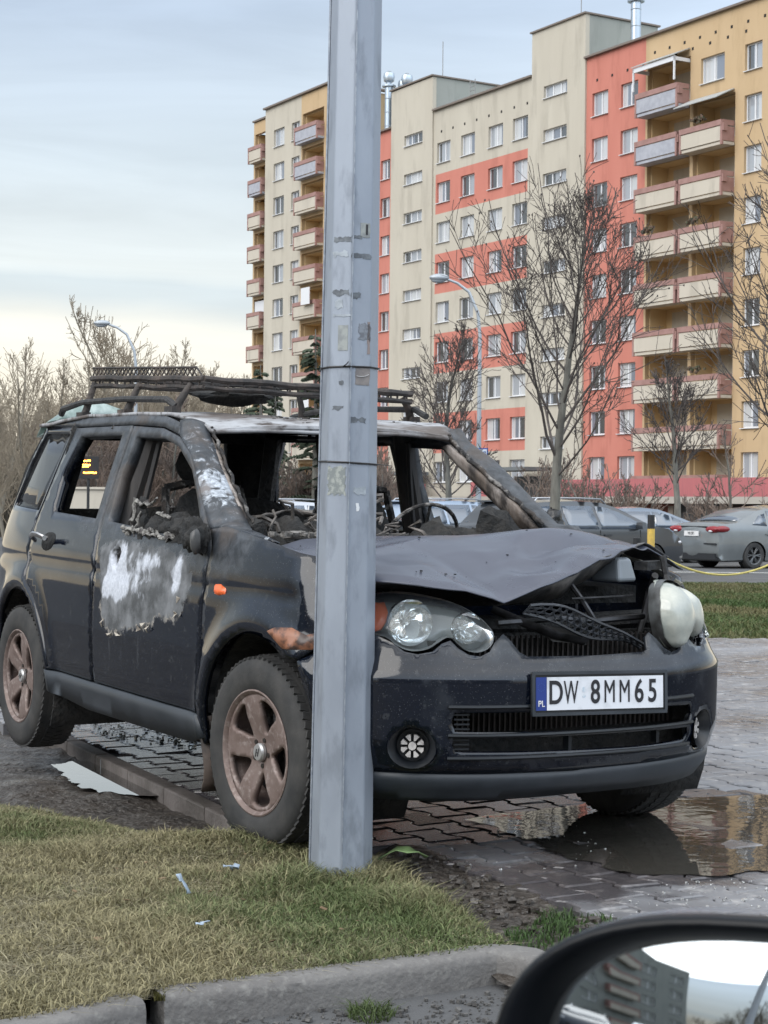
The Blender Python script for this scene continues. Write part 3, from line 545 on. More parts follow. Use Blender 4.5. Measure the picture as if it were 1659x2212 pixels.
VAL = mat('grey_black_bumper_plastic', (.016, .021, .027), .42, alt=(.035, .041, .05), scale=6, lo=.3, hi=.7, rv=.15)
GRL = mat('black_grille_plastic', (.009, .011, .014), .35)
TYRE = mat('dusty_rubber', (.018, .019, .020), .8, alt=(.048, .046, .044), scale=9, lo=.35, hi=.7, bump=.3, bscale=120, bd=.003)
RIM = mat('rust_dusted_alloy', (.19, .145, .130), .55, metal=.3, alt=(.125, .088, .076), scale=13, lo=.35, hi=.7, rv=.15, alt2=(.26, .215, .20), scale2=40)
CHROME = mat('reflector_chrome', (.93, .94, .95), .10, metal=1.)
LENS = glassmat('hazed_lens', (.92, .95, .95), 1.45, .05, .03, .08, (.40, .44, .44))
AMB = mat('amber_plastic', (.75, .14, .04), .25)
ash_pil = lambda P: np.ones(len(P))
CAR = empty('burnt_car', (.285, 6.33, 0), (0, .016, CAR_A), 'burnt-out dark car with buckled bonnet and charred roof rack behind the steel pole', 'car')

def f_burn(P):
    x, y, z = P[:, 0], P[:, 1], P[:, 2]
    b = smst(.90, 1.12, z) * smst(-2.2, -1.3, x) * .9 + smst(1.30, 1.45, z) * .6 * smst(-2.6, -2., x) + .34 * smst(.98, 1.2, z)
    b = b + .55 * np.exp(-((x + .30) / .28) ** 2 - ((z - .98) / .12) ** 2) - 1.2 * smst(-.20, .05, x)
    b = b + .40 * np.exp(-((x + 1.0) / .48) ** 2 - ((z - .84) / .16) ** 2)
    return np.clip(b, 0, 1.2)
def f_zero(P): return np.zeros(len(P))
BARE = [(-1.465,.955),(-1.36,.985),(-1.18,.985),(-.95,.98),(-.75,.965),(-.575,.955),(-.555,.87),(-.575,.80),(-.60,.745),(-.70,.715),(-.80,.725),(-.86,.69),(-.95,.665),(-1.1,.655),(-1.2,.63),(-1.29,.615),(-1.36,.65),(-1.41,.69),(-1.40,.78),(-1.44,.85)]
def f_bare(P):
    q = P[:, [0, 2]]; d = pdist(q, BARE); return np.where(pip(q, BARE), d, -d)
def f_blot(P):
    x, z = P[:, 0], P[:, 2]; g = lambda a, b, c, d, k=1.: k * np.exp(-(((x - a) / c) ** 2 + ((z - b) / d) ** 2))
    return np.clip(g(-1.27, .90, .10, .09) + g(-1.22, .80, .11, .055, 1.) + g(-.68, .88, .05, .09, .85) + g(-1.0, .88, .14, .10, .52) + g(-1.36, .80, .05, .05, .6) + g(-.85, .93, .12, .04, .4), 0, 1)
def f_drip(P): return np.clip(1 - np.abs(P[:, 2] - .56) / .12, 0, 1) * ((P[:, 0] > -1.4) & (P[:, 0] < -.6))
def f_ash_hi(P): return .25 * smst(1.30, 1.46, P[:, 2]) * smst(-1.4, -.9, P[:, 0])
DOORAT = dict(torn=lambda P: 1 - smst(.70, .80, P[:, 2]), burn=f_burn, ash=f_ash_hi, bare=f_bare, blot=f_blot, drip=f_drip)
SIDEAT = dict(burn=f_burn, ash=f_ash_hi, bare=lambda P: -np.ones(len(P)), blot=f_zero, drip=f_zero)
CLEANAT = dict(burn=f_zero, ash=f_zero, bare=lambda P: -np.ones(len(P)), blot=f_zero, drip=f_zero)
ARCH_F = arc(0, .335, .392, 0, 180, 22); ARCH_R = arc(-2.46, .335, .392, 0, 180, 22)
for sg in (1, -1):
    mp = (lambda s, z, sg=sg: ring(s * sg, z)); outv = (0, -sg, 0)
    at_ = DOORAT if sg > 0 else SIDEAT; hh = .022 if sg > 0 else .07
    # front door
    fd = [(-1.492,.405),(-.455,.405),(-.445,.65),(-.435,.84),(-.440,1.0),(-.50,1.06),(-.60,1.14),(-.72,1.235),(-.86,1.335),(-1.02,1.405),(-1.2,1.44),(-1.525,1.455),(-1.54,1.24),(-1.54,1.05),(-1.508,.9),(-1.492,.75)]
    fw = [(-1.475,1.062),(-1.21,1.05),(-1.05,1.035),(-.85,1.03),(-.62,1.01),(-.545,1.02),(-.60,1.10),(-.69,1.185),(-.80,1.275),(-.99,1.365),(-1.16,1.40),(-1.46,1.41),(-1.49,1.24)]
    hls = [XZ(fw)]
    if sg > 0: hls.append(XZ([(-1.29 + .047*math.cos(a)*(1 + .15*math.sin(3*a)), .925 + .045*math.sin(a)) for a in np.linspace(0, 2*math.pi, 14)[:-1]]))
    fdo = panel('front_door', XZ(fd), mp, PAINT, CAR, hls, hh, .045, outv, at_)
    rd = [(-1.515,.405),(-2.04,.405),*arc(-2.46, .335, .458, 10, 72, 16),(-2.345,.80),(-2.38,.9),(-2.375,1.05),(-2.31,1.30),(-2.262,1.458),(-1.545,1.458),(-1.56,1.24),(-1.56,1.05),(-1.53,.9),(-1.515,.75)]
    rw = [(-1.625,1.068),(-2.19,1.085),(-2.215,1.24),(-2.14,1.42),(-1.63,1.42),(-1.635,1.24)]
    rdo = panel('rear_door', XZ(rd), mp, PAINT, CAR, [XZ(rw)], .03 if sg > 0 else .07, .045, outv, SIDEAT)
    # rear quarter
    rq = [(-2.275,1.462),(-2.325,1.30),(-2.392,1.05),(-2.397,.9),(-2.36,.795),*arc(-2.46, .335, .450, 72, 10, 16),(-2.03,.405),(-2.06,.34),*ARCH_R,(-2.86,.30),(-3.2,.30),(-3.27,.5),(-3.27,.80),(-3.15,.95),(-3.0,1.1),(-2.93,1.30),(-2.74,1.475)]
    qg = [(-2.40,1.085),(-2.345,1.30),(-2.30,1.435),(-2.70,1.44),(-2.84,1.29),(-2.92,1.10)]
    qp = panel('rear_quarter', XZ(rq), mp, PAINT, CAR, [XZ(qg)], .03 if sg > 0 else .07, .03, outv, SIDEAT)
    if sg > 0: panel('quarter_window', XZ(qg), lambda s, z: ring(s, z, -.010), glassmat('sooty_glass', (.16, .17, .18), 1.5, .03, .08, .12, (.11, .115, .12)), qp, h=.08, thick=.004, out=outv)
    # cant rail above the doors
    panel('roof_edge', XZ([(-1.02,1.412),(-1.2,1.447),(-1.52,1.462),(-2.27,1.466),(-2.74,1.478),(-2.70,1.495),(-2.2,1.502),(-1.5,1.500),(-1.2,1.488),(-1.06,1.462)]), mp, PAINT, CAR, h=.03, thick=.02, out=outv, attrs=SIDEAT)
    # sill trim
    panel('sill_trim', XZ([(-2.075,.305),(-2.09,.395),(-.43,.395),(-.40,.32),(-.55,.285),(-1.6,.275)]), lambda s, z, sg=sg: ring(s * sg, z, .008), VAL, CAR, h=.06, thick=.04, out=outv)
    # front wing
    fe = [(-.427,.405),(-.418,.84),(-.425,1.0),(-.48,1.06),(-.36,1.075),(-.2,1.058),(0,1.036),(.2,1.008),(.41,.975)]
    if sg < 0: fe = [(-.427,.405),(-.418,.84),(-.425,1.0),(-.48,1.06),(-.3,1.03),(-.1,.985),(0,.96),(.2,.925),(.40,.885)]
    fe = XZ(fe) + ([(.95,.955),(.885,.93),(.90,.86),(.90,.78),(.97,.74),(1.0,.70),(X2S(.29),.668)] if sg > 0 else [(.86,.83),(.78,.80),(.90,.75),(1.0,.72),(X2S(.29),.668)]) + XZ([(.392*math.cos(R(a)), .335 + .392*math.sin(R(a))) for a in (58, 66, 74, 82, 90, 98, 106, 114, 122, 130, 138, 146, 154, 162, 170, 180)]) + XZ([(-.395,.30),(-.43,.30)])
    wing = panel('front_wing', fe, mp, PAINT, CAR, h=.025 if sg > 0 else .05, thick=.02, out=outv, attrs=dict(SIDEAT, burn=lambda P: f_burn(P) + .0))
# scorched patch and indicator on the right wing
tag(panel('scorch_patch', XZ([(.12,.745),(.16,.76),(.24,.765),(.30,.745),(.36,.76),(.38,.74),(.33,.70),(.22,.695),(.17,.72)]), lambda s, z: ring(s, z, .0025), mat('scorched_orange_paint', (.27, .12, .07), .4, alt=(.05, .03, .025), scale=22, lo=.42, hi=.58), CAR, h=.03, thick=.001, out=(0, -1, 0)), 'orange scorch mark above the front wheel arch')
sm_ = MB(); v, f_ = cdt(smoothpoly([(-.345,.875),(-.26,.865),(-.262,.835),(-.34,.84)], 3), h=.02)
def dome(name, poly, mpoff, h, bump, m, parent, k=.03, rim=0., attrs=None):
    """closed outline swollen outwards: off = bump * (distance to edge / k) clipped"""
    v, f = cdt(poly, h=h); d = np.clip(pdist(v, poly) / k, 0, 1); off = bump * np.sqrt(1 - (1 - d) ** 2) + rim
    X, Y, Z = mpoff(v[:, 0], v[:, 1], off); return mkobj(name, np.c_[X, Y, Z], f if (np.cross(*(np.diff(np.c_[X, Y, Z][f[0]], axis=0))) @ np.array([.5, -1, .1])) > 0 else f[:, ::-1], m, parent, True)
dome('side_indicator', XZ([(-.345,.872),(-.30,.874),(-.262,.862),(-.258,.842),(-.30,.834),(-.34,.838)]), ring, .01, .014, AMB, CAR, .02)
# door handles
panel('handle_recess', XZ(smoothpoly([(-2.22,.955),(-2.19,.985),(-2.12,.995),(-2.06,.985),(-2.05,.955),(-2.08,.925),(-2.14,.912),(-2.20,.925)], 2)), lambda s, z: ring(s, z, .0015), CHARD, CAR, h=.03, thick=.003, out=(0, -1, 0))
h = MB(); h.tube([(-2.23, -.838, .955), (-2.21, -.862, .975), (-2.15, -.874, .986), (-2.09, -.872, .984), (-2.05, -.848, .968)], [.009, .010, .009, .009, .008], 8, flat=1.5); h.build('door_handle', mat('smoked_chrome', (.36, .36, .37), .25, metal=.8), CAR, True)
h = MB(); h.tube([(-2.05, -.852, .972), (-2.045, -.860, .972)], .012, 10); h.build('door_lock', CHROME, CAR, True)
h = MB()       # remains of the front lock in the melted hole
h.lathe([(.012, -.80), (.032, -.806), (.038, -.80), (.040, -.79)], (-1.29, 0, .925), 'y', 14); h.tube([(-1.31, -.80, .89), (-1.285, -.815, .93), (-1.26, -.80, .955)], .008, 6); h.box((-1.285, -.77, .92), (.11, .02, .11))
h.build('lock_remains', CHAR, CAR, True)
# torn paint at the bottom of the bared skin
PEEL = mat('peeled_filler', (.45, .41, .35), .8, alt=(.25, .22, .19), scale=40)
for (x, z, w_, hh_, a) in ((-.98,.665,.03,.045,-.7),(-.94,.68,.05,.03,.3),(-.89,.668,.03,.03,.9),(-1.36,.655,.04,.03,.9),(-1.29,.615,.05,.02,.2),(-1.2,.625,.05,.014,-.3),(-.63,.745,.02,.05,-.5),(-.60,.80,.015,.05,-.2)):
    Y = -.849; ca, sa = math.cos(a), math.sin(a); h = MB()
    pts = [(-w_, -hh_*.3), (-.2*w_, hh_*.5), (w_, hh_*.3), (.5*w_, -hh_*.5)]
    V = [(x + p*ca*.5 - q*sa*.5, Y - .012*(i % 2), z + p*sa*.5 + q*ca*.5) for i, (p, q) in enumerate(pts)]; V += [(a_, b_ + .002, c_) for a_, b_, c_ in V]
    h.add(V, [(0, 1, 2, 3), (7, 6, 5, 4), (0, 4, 5, 1), (1, 5, 6, 2), (2, 6, 7, 3), (3, 7, 4, 0)]); h.build('paint_flake', PEEL, CAR)

# --- pillars, windscreen frame, roof
DW = [((.02,1.034),(-.05,-.745,1.034)),((-.12,1.048),(-.16,-.715,1.045)),((-.24,1.063),(-.28,-.69,1.052)),((-.37,1.078),(-.38,-.665,1.062)),((-.50,1.066),(-.44,-.652,1.085)),((-.60,1.145),(-.56,-.634,1.155)),((-.72,1.24),(-.70,-.611,1.235)),((-.86,1.34),(-.88,-.578,1.345)),((-1.02,1.412),(-.985,-.562,1.418)),((-1.06,1.47),(-1.03,-.555,1.46))]
def f_ash_p(P):
    z = P[:, 2]; return np.where(P[:, 1] < 0, .08 + .54 * np.exp(-((z - 1.22) / .09) ** 2) + .30 * np.exp(-((z - 1.40) / .06) ** 2) + .22 * np.exp(-((z - 1.04) / .04) ** 2), .08)
def f_burn_p(P): return .2 + .9 * smst(1.03, 1.10, P[:, 2])
for sg in (1, -1):
    rows = []
    for (xz, wv) in DW:
        X, Y, Z = ring(np.array([X2S(xz[0])]), np.array([xz[1]])); A_ = np.array([X[0], Y[0], Z[0]]); B_ = np.array(wv)
        if sg < 0 and xz[0] > -.3: A_[2] -= .07; B_[2] -= .05
        row = []
        for t in np.linspace(0, 1, 7):
            p = A_ * (1 - t) + B_ * t; bul = .020 * math.sin(math.pi * t); p = p + np.array([bul * .7, -bul * .5, bul * .6]); row.append(p)
        rows.append(row)
    P = np.array(rows); # refine along
    K = np.linspace(0, len(P) - 1, 46); P = np.array([[np.array([np.interp(k, range(len(P)), P[:, j, c]) for c in range(3)]) for j in range(7)] for k in K])
    P[..., 1] *= sg
    gridmesh('windscreen_pillar', P, PAINT, CAR, .028, attrs=dict(burn=f_burn_p, ash=f_ash_p, bare=lambda P: -np.ones(len(P)), blot=f_zero, drip=f_zero), flip=sg < 0)
    # inner pillar face, streaked brown and grey by the fire
    q = np.array([(-.44,.640,1.06),(-.56,.622,1.155),(-.70,.598,1.235),(-.88,.566,1.345),(-.985,.552,1.405)]); qi = np.array([(-.62,.655,1.05),(-.74,.635,1.12),(-.86,.60,1.195),(-1.02,.56,1.30),(-1.10,.545,1.38)])
    qi = q + (qi - q)*np.array([.85, .62, .5, .42, .4])[:, None]; P = np.array([[q[i]*(1-t) + qi[i]*t for t in (0, .33, .66, 1)] for i in range(5)]); P[..., 1] *= -sg
    gridmesh('inner_pillar', P, mat('fire_streaked_metal', (.12, .095, .078), .75, alt=(.30, .27, .25), scale=7, lo=.42, hi=.62, bump=.5, bscale=50, stretch=(1, 1, .35), alt2=(.035, .03, .028), scale2=13), CAR, .02)
    # gasket remains along the windscreen edge
    g = MB(); pts = []
    for i in range(26):
        k = 4 + i / 25 * 4.6; i0 = int(min(k, 8)); tt = k - i0; a = np.array(DW[i0][1]) * (1 - tt) + np.array(DW[min(i0 + 1, 9)][1]) * tt
        pts.append((a[0] + .014 + .006*math.sin(i*2.3), (a[1] + .012 + .005*math.sin(i*1.7)) * sg, a[2] + .004*math.sin(i*3.1)))
    g.tube(pts, [(.007 if sg < 0 else .004) + .004*abs(math.sin(i*1.9)) for i in range(26)], 6); g.build('window_seal', CHAR, CAR, True, 80)
def roofz(x, q):
    zc = np.interp(x, [-2.76,-2.5,-2.2,-1.5,-1.25,-1.1,-1.0,-.95], [1.475,1.495,1.508,1.508,1.498,1.478,1.452,1.43]); ze = np.interp(x, [-2.74,-2.2,-1.5,-1.2,-1.06,-.98], [1.470,1.502,1.500,1.488,1.462,1.415]); return zc - (zc - ze + .0) * np.abs(q) ** 3.2
P = []
for i in range(64):
    row = []
    for j in range(41):
        q = -1 + j / 20; xf = -.985 + .075 * (1 - abs(q) ** 2); t = i / 63; x = xf * (1 - t) + -2.74 * t
        hw = np.interp(x, [-2.74,-2.2,-1.5,-1.2,-1.06,-.98], [.652,.640,.638,.630,.585,.552]); z = roofz(x, q)
        z += .006 * noise.noise(Vector((x*6, q*4, 1))) - .02 * np.exp(-((x+1.6)/.3)**2 - ((q-.1)/.4)**2)
        row.append((x, q * hw, z))
    P.append(row)
RUST = mat('burnt_roof_metal', (.33, .34, .36), .75, alt=(.10, .085, .078), scale=3.5, lo=.44, hi=.60, bump=.7, bscale=30, bd=.006, alt2=(.045, .034, .03), scale2=16, stretch=(1.6, .6, 1))
gridmesh('roof_panel', P, RUST, CAR, .014, flip=True)
h = MB()   # rolled header rail under the roof front, burnt debris on top
h.tube([(-1.0 + .075*(1-q*q), q*.55, 1.425 + .028*(1-abs(q)**3)) for q in np.linspace(-1, 1, 21)], .012, 6); h.build('windscreen_header', RUST, CAR, True)
for nm, cx_, cy_, n_, sx_, sy_ in (('roof_debris', -1.12, -.17, 34, .05, .13), ('roof_debris', -1.15, .10, 16, .04, .07), ('roof_debris', -1.2, .38, 14, .05, .08), ('cowl_debris', -.26, -.55, 30, .05, .06)):
    g = MB()
    for _ in range(n_):
        x, y = cx_ + random.gauss(0, sx_), cy_ + random.gauss(0, sy_); z = (roofz(x, y/.63) if nm[0] == 'r' else 1.045) + .006; a = random.random()*3
        g.box((x, y, z), (random.uniform(.01, .04), random.uniform(.008, .022), random.uniform(.006, .02)), Matrix.Rotation(a, 3, 'Z') @ Matrix.Rotation(random.gauss(0, .4), 3, 'X'))
    g.build(nm, CHAR if nm[0] == 'r' else mat('ashy_crust', (.20, .19, .18), .9, alt=(.05, .045, .04), scale=40, bump=.8), CAR)['kind'] = 'stuff'
# --- melted spoiler, pale and glassy
P = []
for i in range(15):
    t = i / 14; y = -.60 + 1.2 * t; hh_ = .085 * (math.sin(min(t*9, 1.57))) * (1 + .25*math.sin(t*7)) * (1 - .55*smst(.12, .35, t))
    P.append([(-2.63 - .0*t, y, 1.50), (-2.66, y, 1.50 + hh_), (-2.76, y, 1.495 + hh_*1.05), (-2.86, y, 1.47 + hh_*.55), (-2.92, y, 1.43), (-2.80, y, 1.45)])
gridmesh('melted_spoiler', P, mat('melted_pale_plastic', (.16, .22, .21), .3, alt=(.42, .50, .48), scale=6, bump=.4, bscale=12, bd=.02), CAR, .006)
panel('tailgate', [(-2.55, .31), (2.55, .31), (2.55, .31)][:0] or [(X2S(-3.2)+.02, .30), (S_[-1], .30), (S_[-1], .98), (X2S(-3.2)+.02, .93)], lambda s, z: ring(s, z), PAINT, CAR, h=.1, thick=.02, out=(-1, 0, 0), attrs=SIDEAT)
panel('tailgate', [(X2S(-3.2)+.02, .30), (S_[-1], .30), (S_[-1], .98), (X2S(-3.2)+.02, .93)], lambda s, z: ring(-s, z), PAINT, CAR, h=.1, thick=.02, out=(-1, 0, 0), attrs=SIDEAT)

# --- bumper
top = [(.97,.700),(.93,.745),(.86,.765),(.77,.762),(.70,.738),(.655,.712),(.61,.705),(.56,.714),(.53,.738),(.50,.748),(.475,.725),(.44,.705),(.40,.70),(.365,.715),(.345,.742),(.31,.768),(.285,.745),(.262,.712),(.235,.698),(0,.694),(-.24,.698),(-.262,.705),(-.272,.745),(-.295,.758),(-.325,.735),(-.35,.705),(-.385,.690),(-.43,.697),(-.458,.725),(-.49,.752),(-.52,.735),(-.56,.70),(-.62,.695),(-.68,.72),(-.74,.765),(-.80,.775),(-.88,.745),(-.97,.700)]
RB = X2S(.29); RL = X2S(.385)
bo = [*top, (-RB,.662), (-X2S(.33),.55), (-RL,.42), (-RL,.335), (0,.330), (RL,.335), (RL,.42), (X2S(.33),.55), (RB,.662)]
g1 = [(.49,.528),(.50,.50),(.488,.468),(.2,.462),(-.2,.456),(-.46,.458),(-.475,.485),(-.46,.512),(-.2,.520),(.2,.526)]
g2 = [(.492,.448),(.497,.425),(.485,.402),(.2,.396),(-.2,.388),(-.44,.392),(-.455,.415),(-.445,.437),(-.2,.442),(.2,.446)]
def circ(a, b, r, n=22, e=1.): return [(a + r*e*math.cos(2*math.pi*i/n), b + r*math.sin(2*math.pi*i/n)) for i in range(n)]
BUMPAT = dict(CLEANAT, burn=lambda P: .30 * smst(.68, .72, P[:, 2]) + .12, ash=lambda P: .55 * np.exp(-((P[:, 1] - .62) / .08) ** 2) * smst(.66, .72, P[:, 2]))
bump = panel('front_bumper', bo, ring, PAINT, CAR, [g1[::-1], g2[::-1], circ(.622, .418, .062, e=1.2), circ(-.56, .418, .068, e=1.2)], .024, .012, (1, 0, 0), BUMPAT)
panel('lower_valance', [(RL,.337),(RL,.30),(.95,.252),(.75,.240),(.43,.238),(0,.243),(-.43,.240),(-.75,.242),(-.95,.255),(-RL,.30),(-RL,.337),(-.6,.338),(-.06,.335),(.055,.325),(.5,.335)], lambda s, z: ring(s, z, -.006 + .012*np.exp(-((np.asarray(z)-.30)/.03)**2)), VAL, bump, h=.03, thick=.01, out=(1, 0, 0))
gr = MB()
for zz in (.546, .457, .384):   # moulded lips of the lower grille
    gr.tube([tuple(float(c[0]) for c in ring(np.array([s]), np.array([zz - .012*(.5-s)*.4]), .003)) for s in np.linspace(-.47, .51, 20)], .0065, 6)
for k in range(4): gr.tube([tuple(float(c[0]) for c in ring(np.array([s]), np.array([.520 - .015*k]), -.012)) for s in (.49, .44)], .004, 5)
for k in range(3): gr.tube([tuple(float(c[0]) for c in ring(np.array([s]), np.array([.442 - .015*k]), -.012)) for s in (.49, .44)], .004, 5)
for s in (.08, -.30): gr.box(tuple(float(c[0]) for c in ring(np.array([s]), np.array([.42]), -.03)), (.03, .012, .05))
gr.build('lower_grille', GRL, bump, True, 50)
rad = MB(); rad.box((.56, .0, .53), (.03, .98, .42)); rad.build('radiator', CHARD, CAR)
fin = MB()
for k in range(46):
    y = -.46 + k * .0205; fin.box((.585, y, .595), (.01, .0055, .31))
fin.box((.583, 0, .595), (.008, .95, .01)); fin.build('radiator_fins', mat('radiator_alloy', (.055, .05, .05), .5, metal=.6), CAR)
# fog lamps
for s0 in (.622, -.56):
    sgn = 1 if s0 > 0 else -1; c = np.array([float(q[0]) for q in ring(np.array([s0]), np.array([.418]))]); nrm = np.array([np.interp(abs(s0), S_, -T_[:, 1]), np.interp(abs(s0), S_, T_[:, 0]) * sgn, 0]); nrm /= np.linalg.norm(nrm)
    lat = np.array([-nrm[1], nrm[0], 0]); up = np.array([0, 0, 1.])
    def disc(pr, n=24, tilt=0.):
        V = []; Fc = []
        for j in range(n):
            a = 2*math.pi*j/n
            for r, h_ in pr: V.append(c + nrm*h_ + lat*r*math.cos(a)*(1.15 if r > .062 else 1) + up*r*math.sin(a))
        m_ = len(pr)
        for j in range(n):
            for i in range(m_ - 1): Fc.append((j*m_+i, ((j+1) % n)*m_+i, ((j+1) % n)*m_+i+1, j*m_+i+1))
        return V, Fc
    b = MB(); b.add(*disc([(.067, -.003), (.058, -.022), (.050, -.055), (.0, -.06)])); fo = b.build('fog_lamp', GRL, bump, True, 50)
    b = MB(); cc_ = c - nrm*.045
    def plate_(pts, h0, h1):
        V = [cc_ + lat*x + up*z + nrm*h0 for x, z in pts] + [cc_ + lat*x + up*z + nrm*h1 for x, z in pts]; n = len(pts); b.add(V, [tuple(range(n))[::-1], tuple(range(n, 2*n))] + [(i, (i+1) % n, n+(i+1) % n, n+i) for i in range(n)])
    plate_([(.013*math.cos(a), .013*math.sin(a)) for a in np.linspace(0, 2*math.pi, 13)[:-1]], 0, .02)
    for k in range(8):
        a0 = k*math.pi/4 + .14; a1 = (k+1)*math.pi/4 - .14; q0 = a0 + .12; q1 = a1 - .12
        plate_([(.017*math.cos(q0), .017*math.sin(q0)), (.036*math.cos(a0), .036*math.sin(a0)), (.038*math.cos((a0+a1)/2), .038*math.sin((a0+a1)/2)), (.036*math.cos(a1), .036*math.sin(a1)), (.017*math.cos(q1), .017*math.sin(q1))], 0, .018)
    b.build('lamp_lens', mat('white_lamp_segments', (.50, .48, .46), .3, alt=(.38, .36, .35), scale=60), fo)
# --- number plate
pc = np.array([.795, .042, .578]); ang = R(-4); tilt = R(4)
pc = np.array([.795, .010, .580]); PM = Matrix.Translation(pc) @ Matrix.Rotation(ang, 4, 'Z') @ Matrix.Rotation(-tilt, 4, 'Y') @ Matrix.Rotation(R(-1.0), 4, 'X') @ Matrix.Scale(.93, 4)
pl = empty('number_plate'); pl.parent = CAR; pl.matrix_local = PM
b = MB(); b.box((0, 0, 0), (.014, .55, .150)); o = b.build('plate_holder', GRL, pl); bv = o.modifiers.new('b', 'BEVEL'); bv.width = .006; bv.segments = 2
b = MB()
for s in (-1, 1): b.box((.009, 0, s*.0695), (.006, .548, .011)); b.box((.009, s*.2695, 0), (.006, .011, .128))
b.build('plate_frame', VAL, pl)
b = MB(); b.box((.0085, .02, 0), (.003, .475, .112)); b.build('plate_face', mat('plate_white', (.66, .68, .72), .4, alt=(.50, .52, .55), scale=14, lo=.5, hi=.75), pl)
b = MB(); b.box((.0085, -.24, 0), (.0034, .042, .112)); b.build('plate_band', mat('plate_blue', (.012, .035, .20), .4), pl)
TX = Matrix(((0, 0, 1, .0112), (1, 0, 0, .0), (0, 1, 0, .0), (0, 0, 0, 1)))   # text lies in the y-z plane facing +x
INK = mat('black_ink', (.012, .012, .016), .5)
def ptext(t, y, z, size, sx, m, nm='lettering', bold=.0): return lettering(t, size, m, pl, Matrix.Translation((.0, y, z)) @ TX, nm, sx, .0006, bold)
for ch, y in (('D', -.183), ('W', -.122), ('8', -.024), ('M', .034), ('M', .096), ('6', .156), ('5', .212)):
    ptext(ch, y, 0, .112, {'W': .50, 'M': .58}.get(ch, .72), INK, bold=.0016 if ch not in 'MW' else .0)
ptext('PL', -.24, -.034, .030, .9, mat('plate_letters_white', (.7, .7, .7), .5))
b = MB(); b.lathe([(.0, .0106), (.009, .0108), (.009, .0100)], (0, -.070, .012), 'x', 12); b.lathe([(.0, .0106), (.007, .0108), (.007, .0100)], (0, -.070, -.010), 'x', 12); b.build('plate_seal', mat('faded_seal', (.42, .50, .58), .4, alt=(.6, .63, .66), scale=120), pl)
b = MB()
for k in range(12): a = k*math.pi/6; b.box((.0106, -.24 + .013*math.cos(a), .022 + .013*math.sin(a)), (.001, .003, .003))
b.build('flag_stars', mat('star_blue_dim', (.03, .07, .26), .5), pl)

# --- right headlamp: housing, two reflector bowls, bulbs, amber corner, clear lens
hlo = smoothpoly([(.90,.80),(.88,.872),(.76,.888),(.62,.882),(.48,.862),(.40,.828),(.352,.785),(.345,.752),(.37,.724),(.41,.712),(.455,.722),(.50,.757),(.535,.745),(.575,.722),(.63,.714),(.68,.728),(.73,.755),(.82,.765)], 3)
HL = panel('headlight', hlo, lambda s, z: ring(s, z, -.085), mat('headlamp_housing', (.26, .28, .29), .35), CAR, h=.03, thick=.01, out=(1, -.4, 0))
hz = np.array(hlo); rim_ = MB(); n = len(hz)
Vr = []
for d_ in (-.085, -.002):
    X, Y, Z = ring(hz[:, 0], hz[:, 1], d_); Vr += list(np.c_[X, Y, Z])
rim_.add(Vr, [(i, (i+1) % n, n + (i+1) % n, n + i) for i in range(n)]); rim_.build('lamp_surround', mat('lamp_surround_grey', (.16, .17, .18), .4), HL, True)
def bowl(s0, z0, r, sc=1.):
    c = np.array([float(q[0]) for q in ring(np.array([s0]), np.array([z0]), -.006)]); fw_ = np.array([.96, -.22 * (1 if s0 > 0 else -1), .05]); fw_ /= np.linalg.norm(fw_); lat = np.cross([0, 0, 1.], fw_); lat /= np.linalg.norm(lat); up = np.cross(fw_, lat)
    V = []; Fc = []; pr = [(1.04, -.012), (1.0, -.004), (.95, -.02), (.8, -.045), (.6, -.062), (.35, -.072), (.12, -.075), (0, -.075)]; n = 30; m_ = len(pr)
    for j in range(n):
        a = 2*math.pi*j/n
        for q, h_ in pr:
            fac = 1 + (.05*math.cos(a*6) if .3 < q < .96 else 0); V.append(c + fw_*h_*fac + (lat*math.cos(a) + up*math.sin(a))*r*q)
    for j in range(n):
        for i in range(m_-1): Fc.append((j*m_+i, j*m_+i+1, ((j+1) % n)*m_+i+1, ((j+1) % n)*m_+i))
    o = mkobj('reflector', V, Fc, CHROME, HL, True, angle=40)
    b = MB(); b.tube([c - fw_*.07, c - fw_*.03, c - fw_*.022], [.010*sc, .009*sc, .003], 8); b.build('bulb', mat('bulb_glass', (.5, .5, .48), .1, metal=.5), o, True)
bowl(.640, .800, .074); bowl(.435, .785, .050, .8)
lens = dome('lamp_lens', hlo, ring, .02, .020, LENS, HL, .05, -.004)
panel('amber_corner', smoothpoly([(.895,.80),(.885,.868),(.80,.872),(.745,.83),(.76,.775),(.82,.772)], 2), lambda s, z: ring(s, z, -.03), AMB, HL, h=.03, thick=.01, out=(1, -1, 0))
# --- left headlamp, knocked loose, milky
MILK = mat('milky_lens', (.27, .30, .28), .14, alt=(.50, .50, .44), scale=7, lo=.35, hi=.65, rv=.10, spec=.8)
hl2 = smoothpoly([(-.352,.80),(-.362,.86),(-.40,.905),(-.46,.925),(-.525,.918),(-.575,.888),(-.61,.84),(-.62,.79),(-.605,.745),(-.575,.722),(-.545,.745),(-.515,.768),(-.49,.735),(-.455,.703),(-.41,.70),(-.372,.74)], 4)
def lobes(s, z, off):
    s = np.asarray(s); z = np.asarray(z); b1 = np.sqrt(np.clip(1 - ((s+.44)/.10)**2 - ((z-.805)/.115)**2, 0, 1)); b2 = np.sqrt(np.clip(1 - ((s+.56)/.065)**2 - ((z-.805)/.10)**2, 0, 1))
    return ring(s, z, off - .050 + .055*np.maximum(b1, b2*.75) + .50*np.clip(z - .74, 0, .3))
HL2 = dome('headlight', hl2, lobes, .012, .05, MILK, CAR, .03); tag(HL2, 'milky white headlamp knocked out of its seat')
n = len(hl2); hz = np.array(hl2); b = MB(); V = []
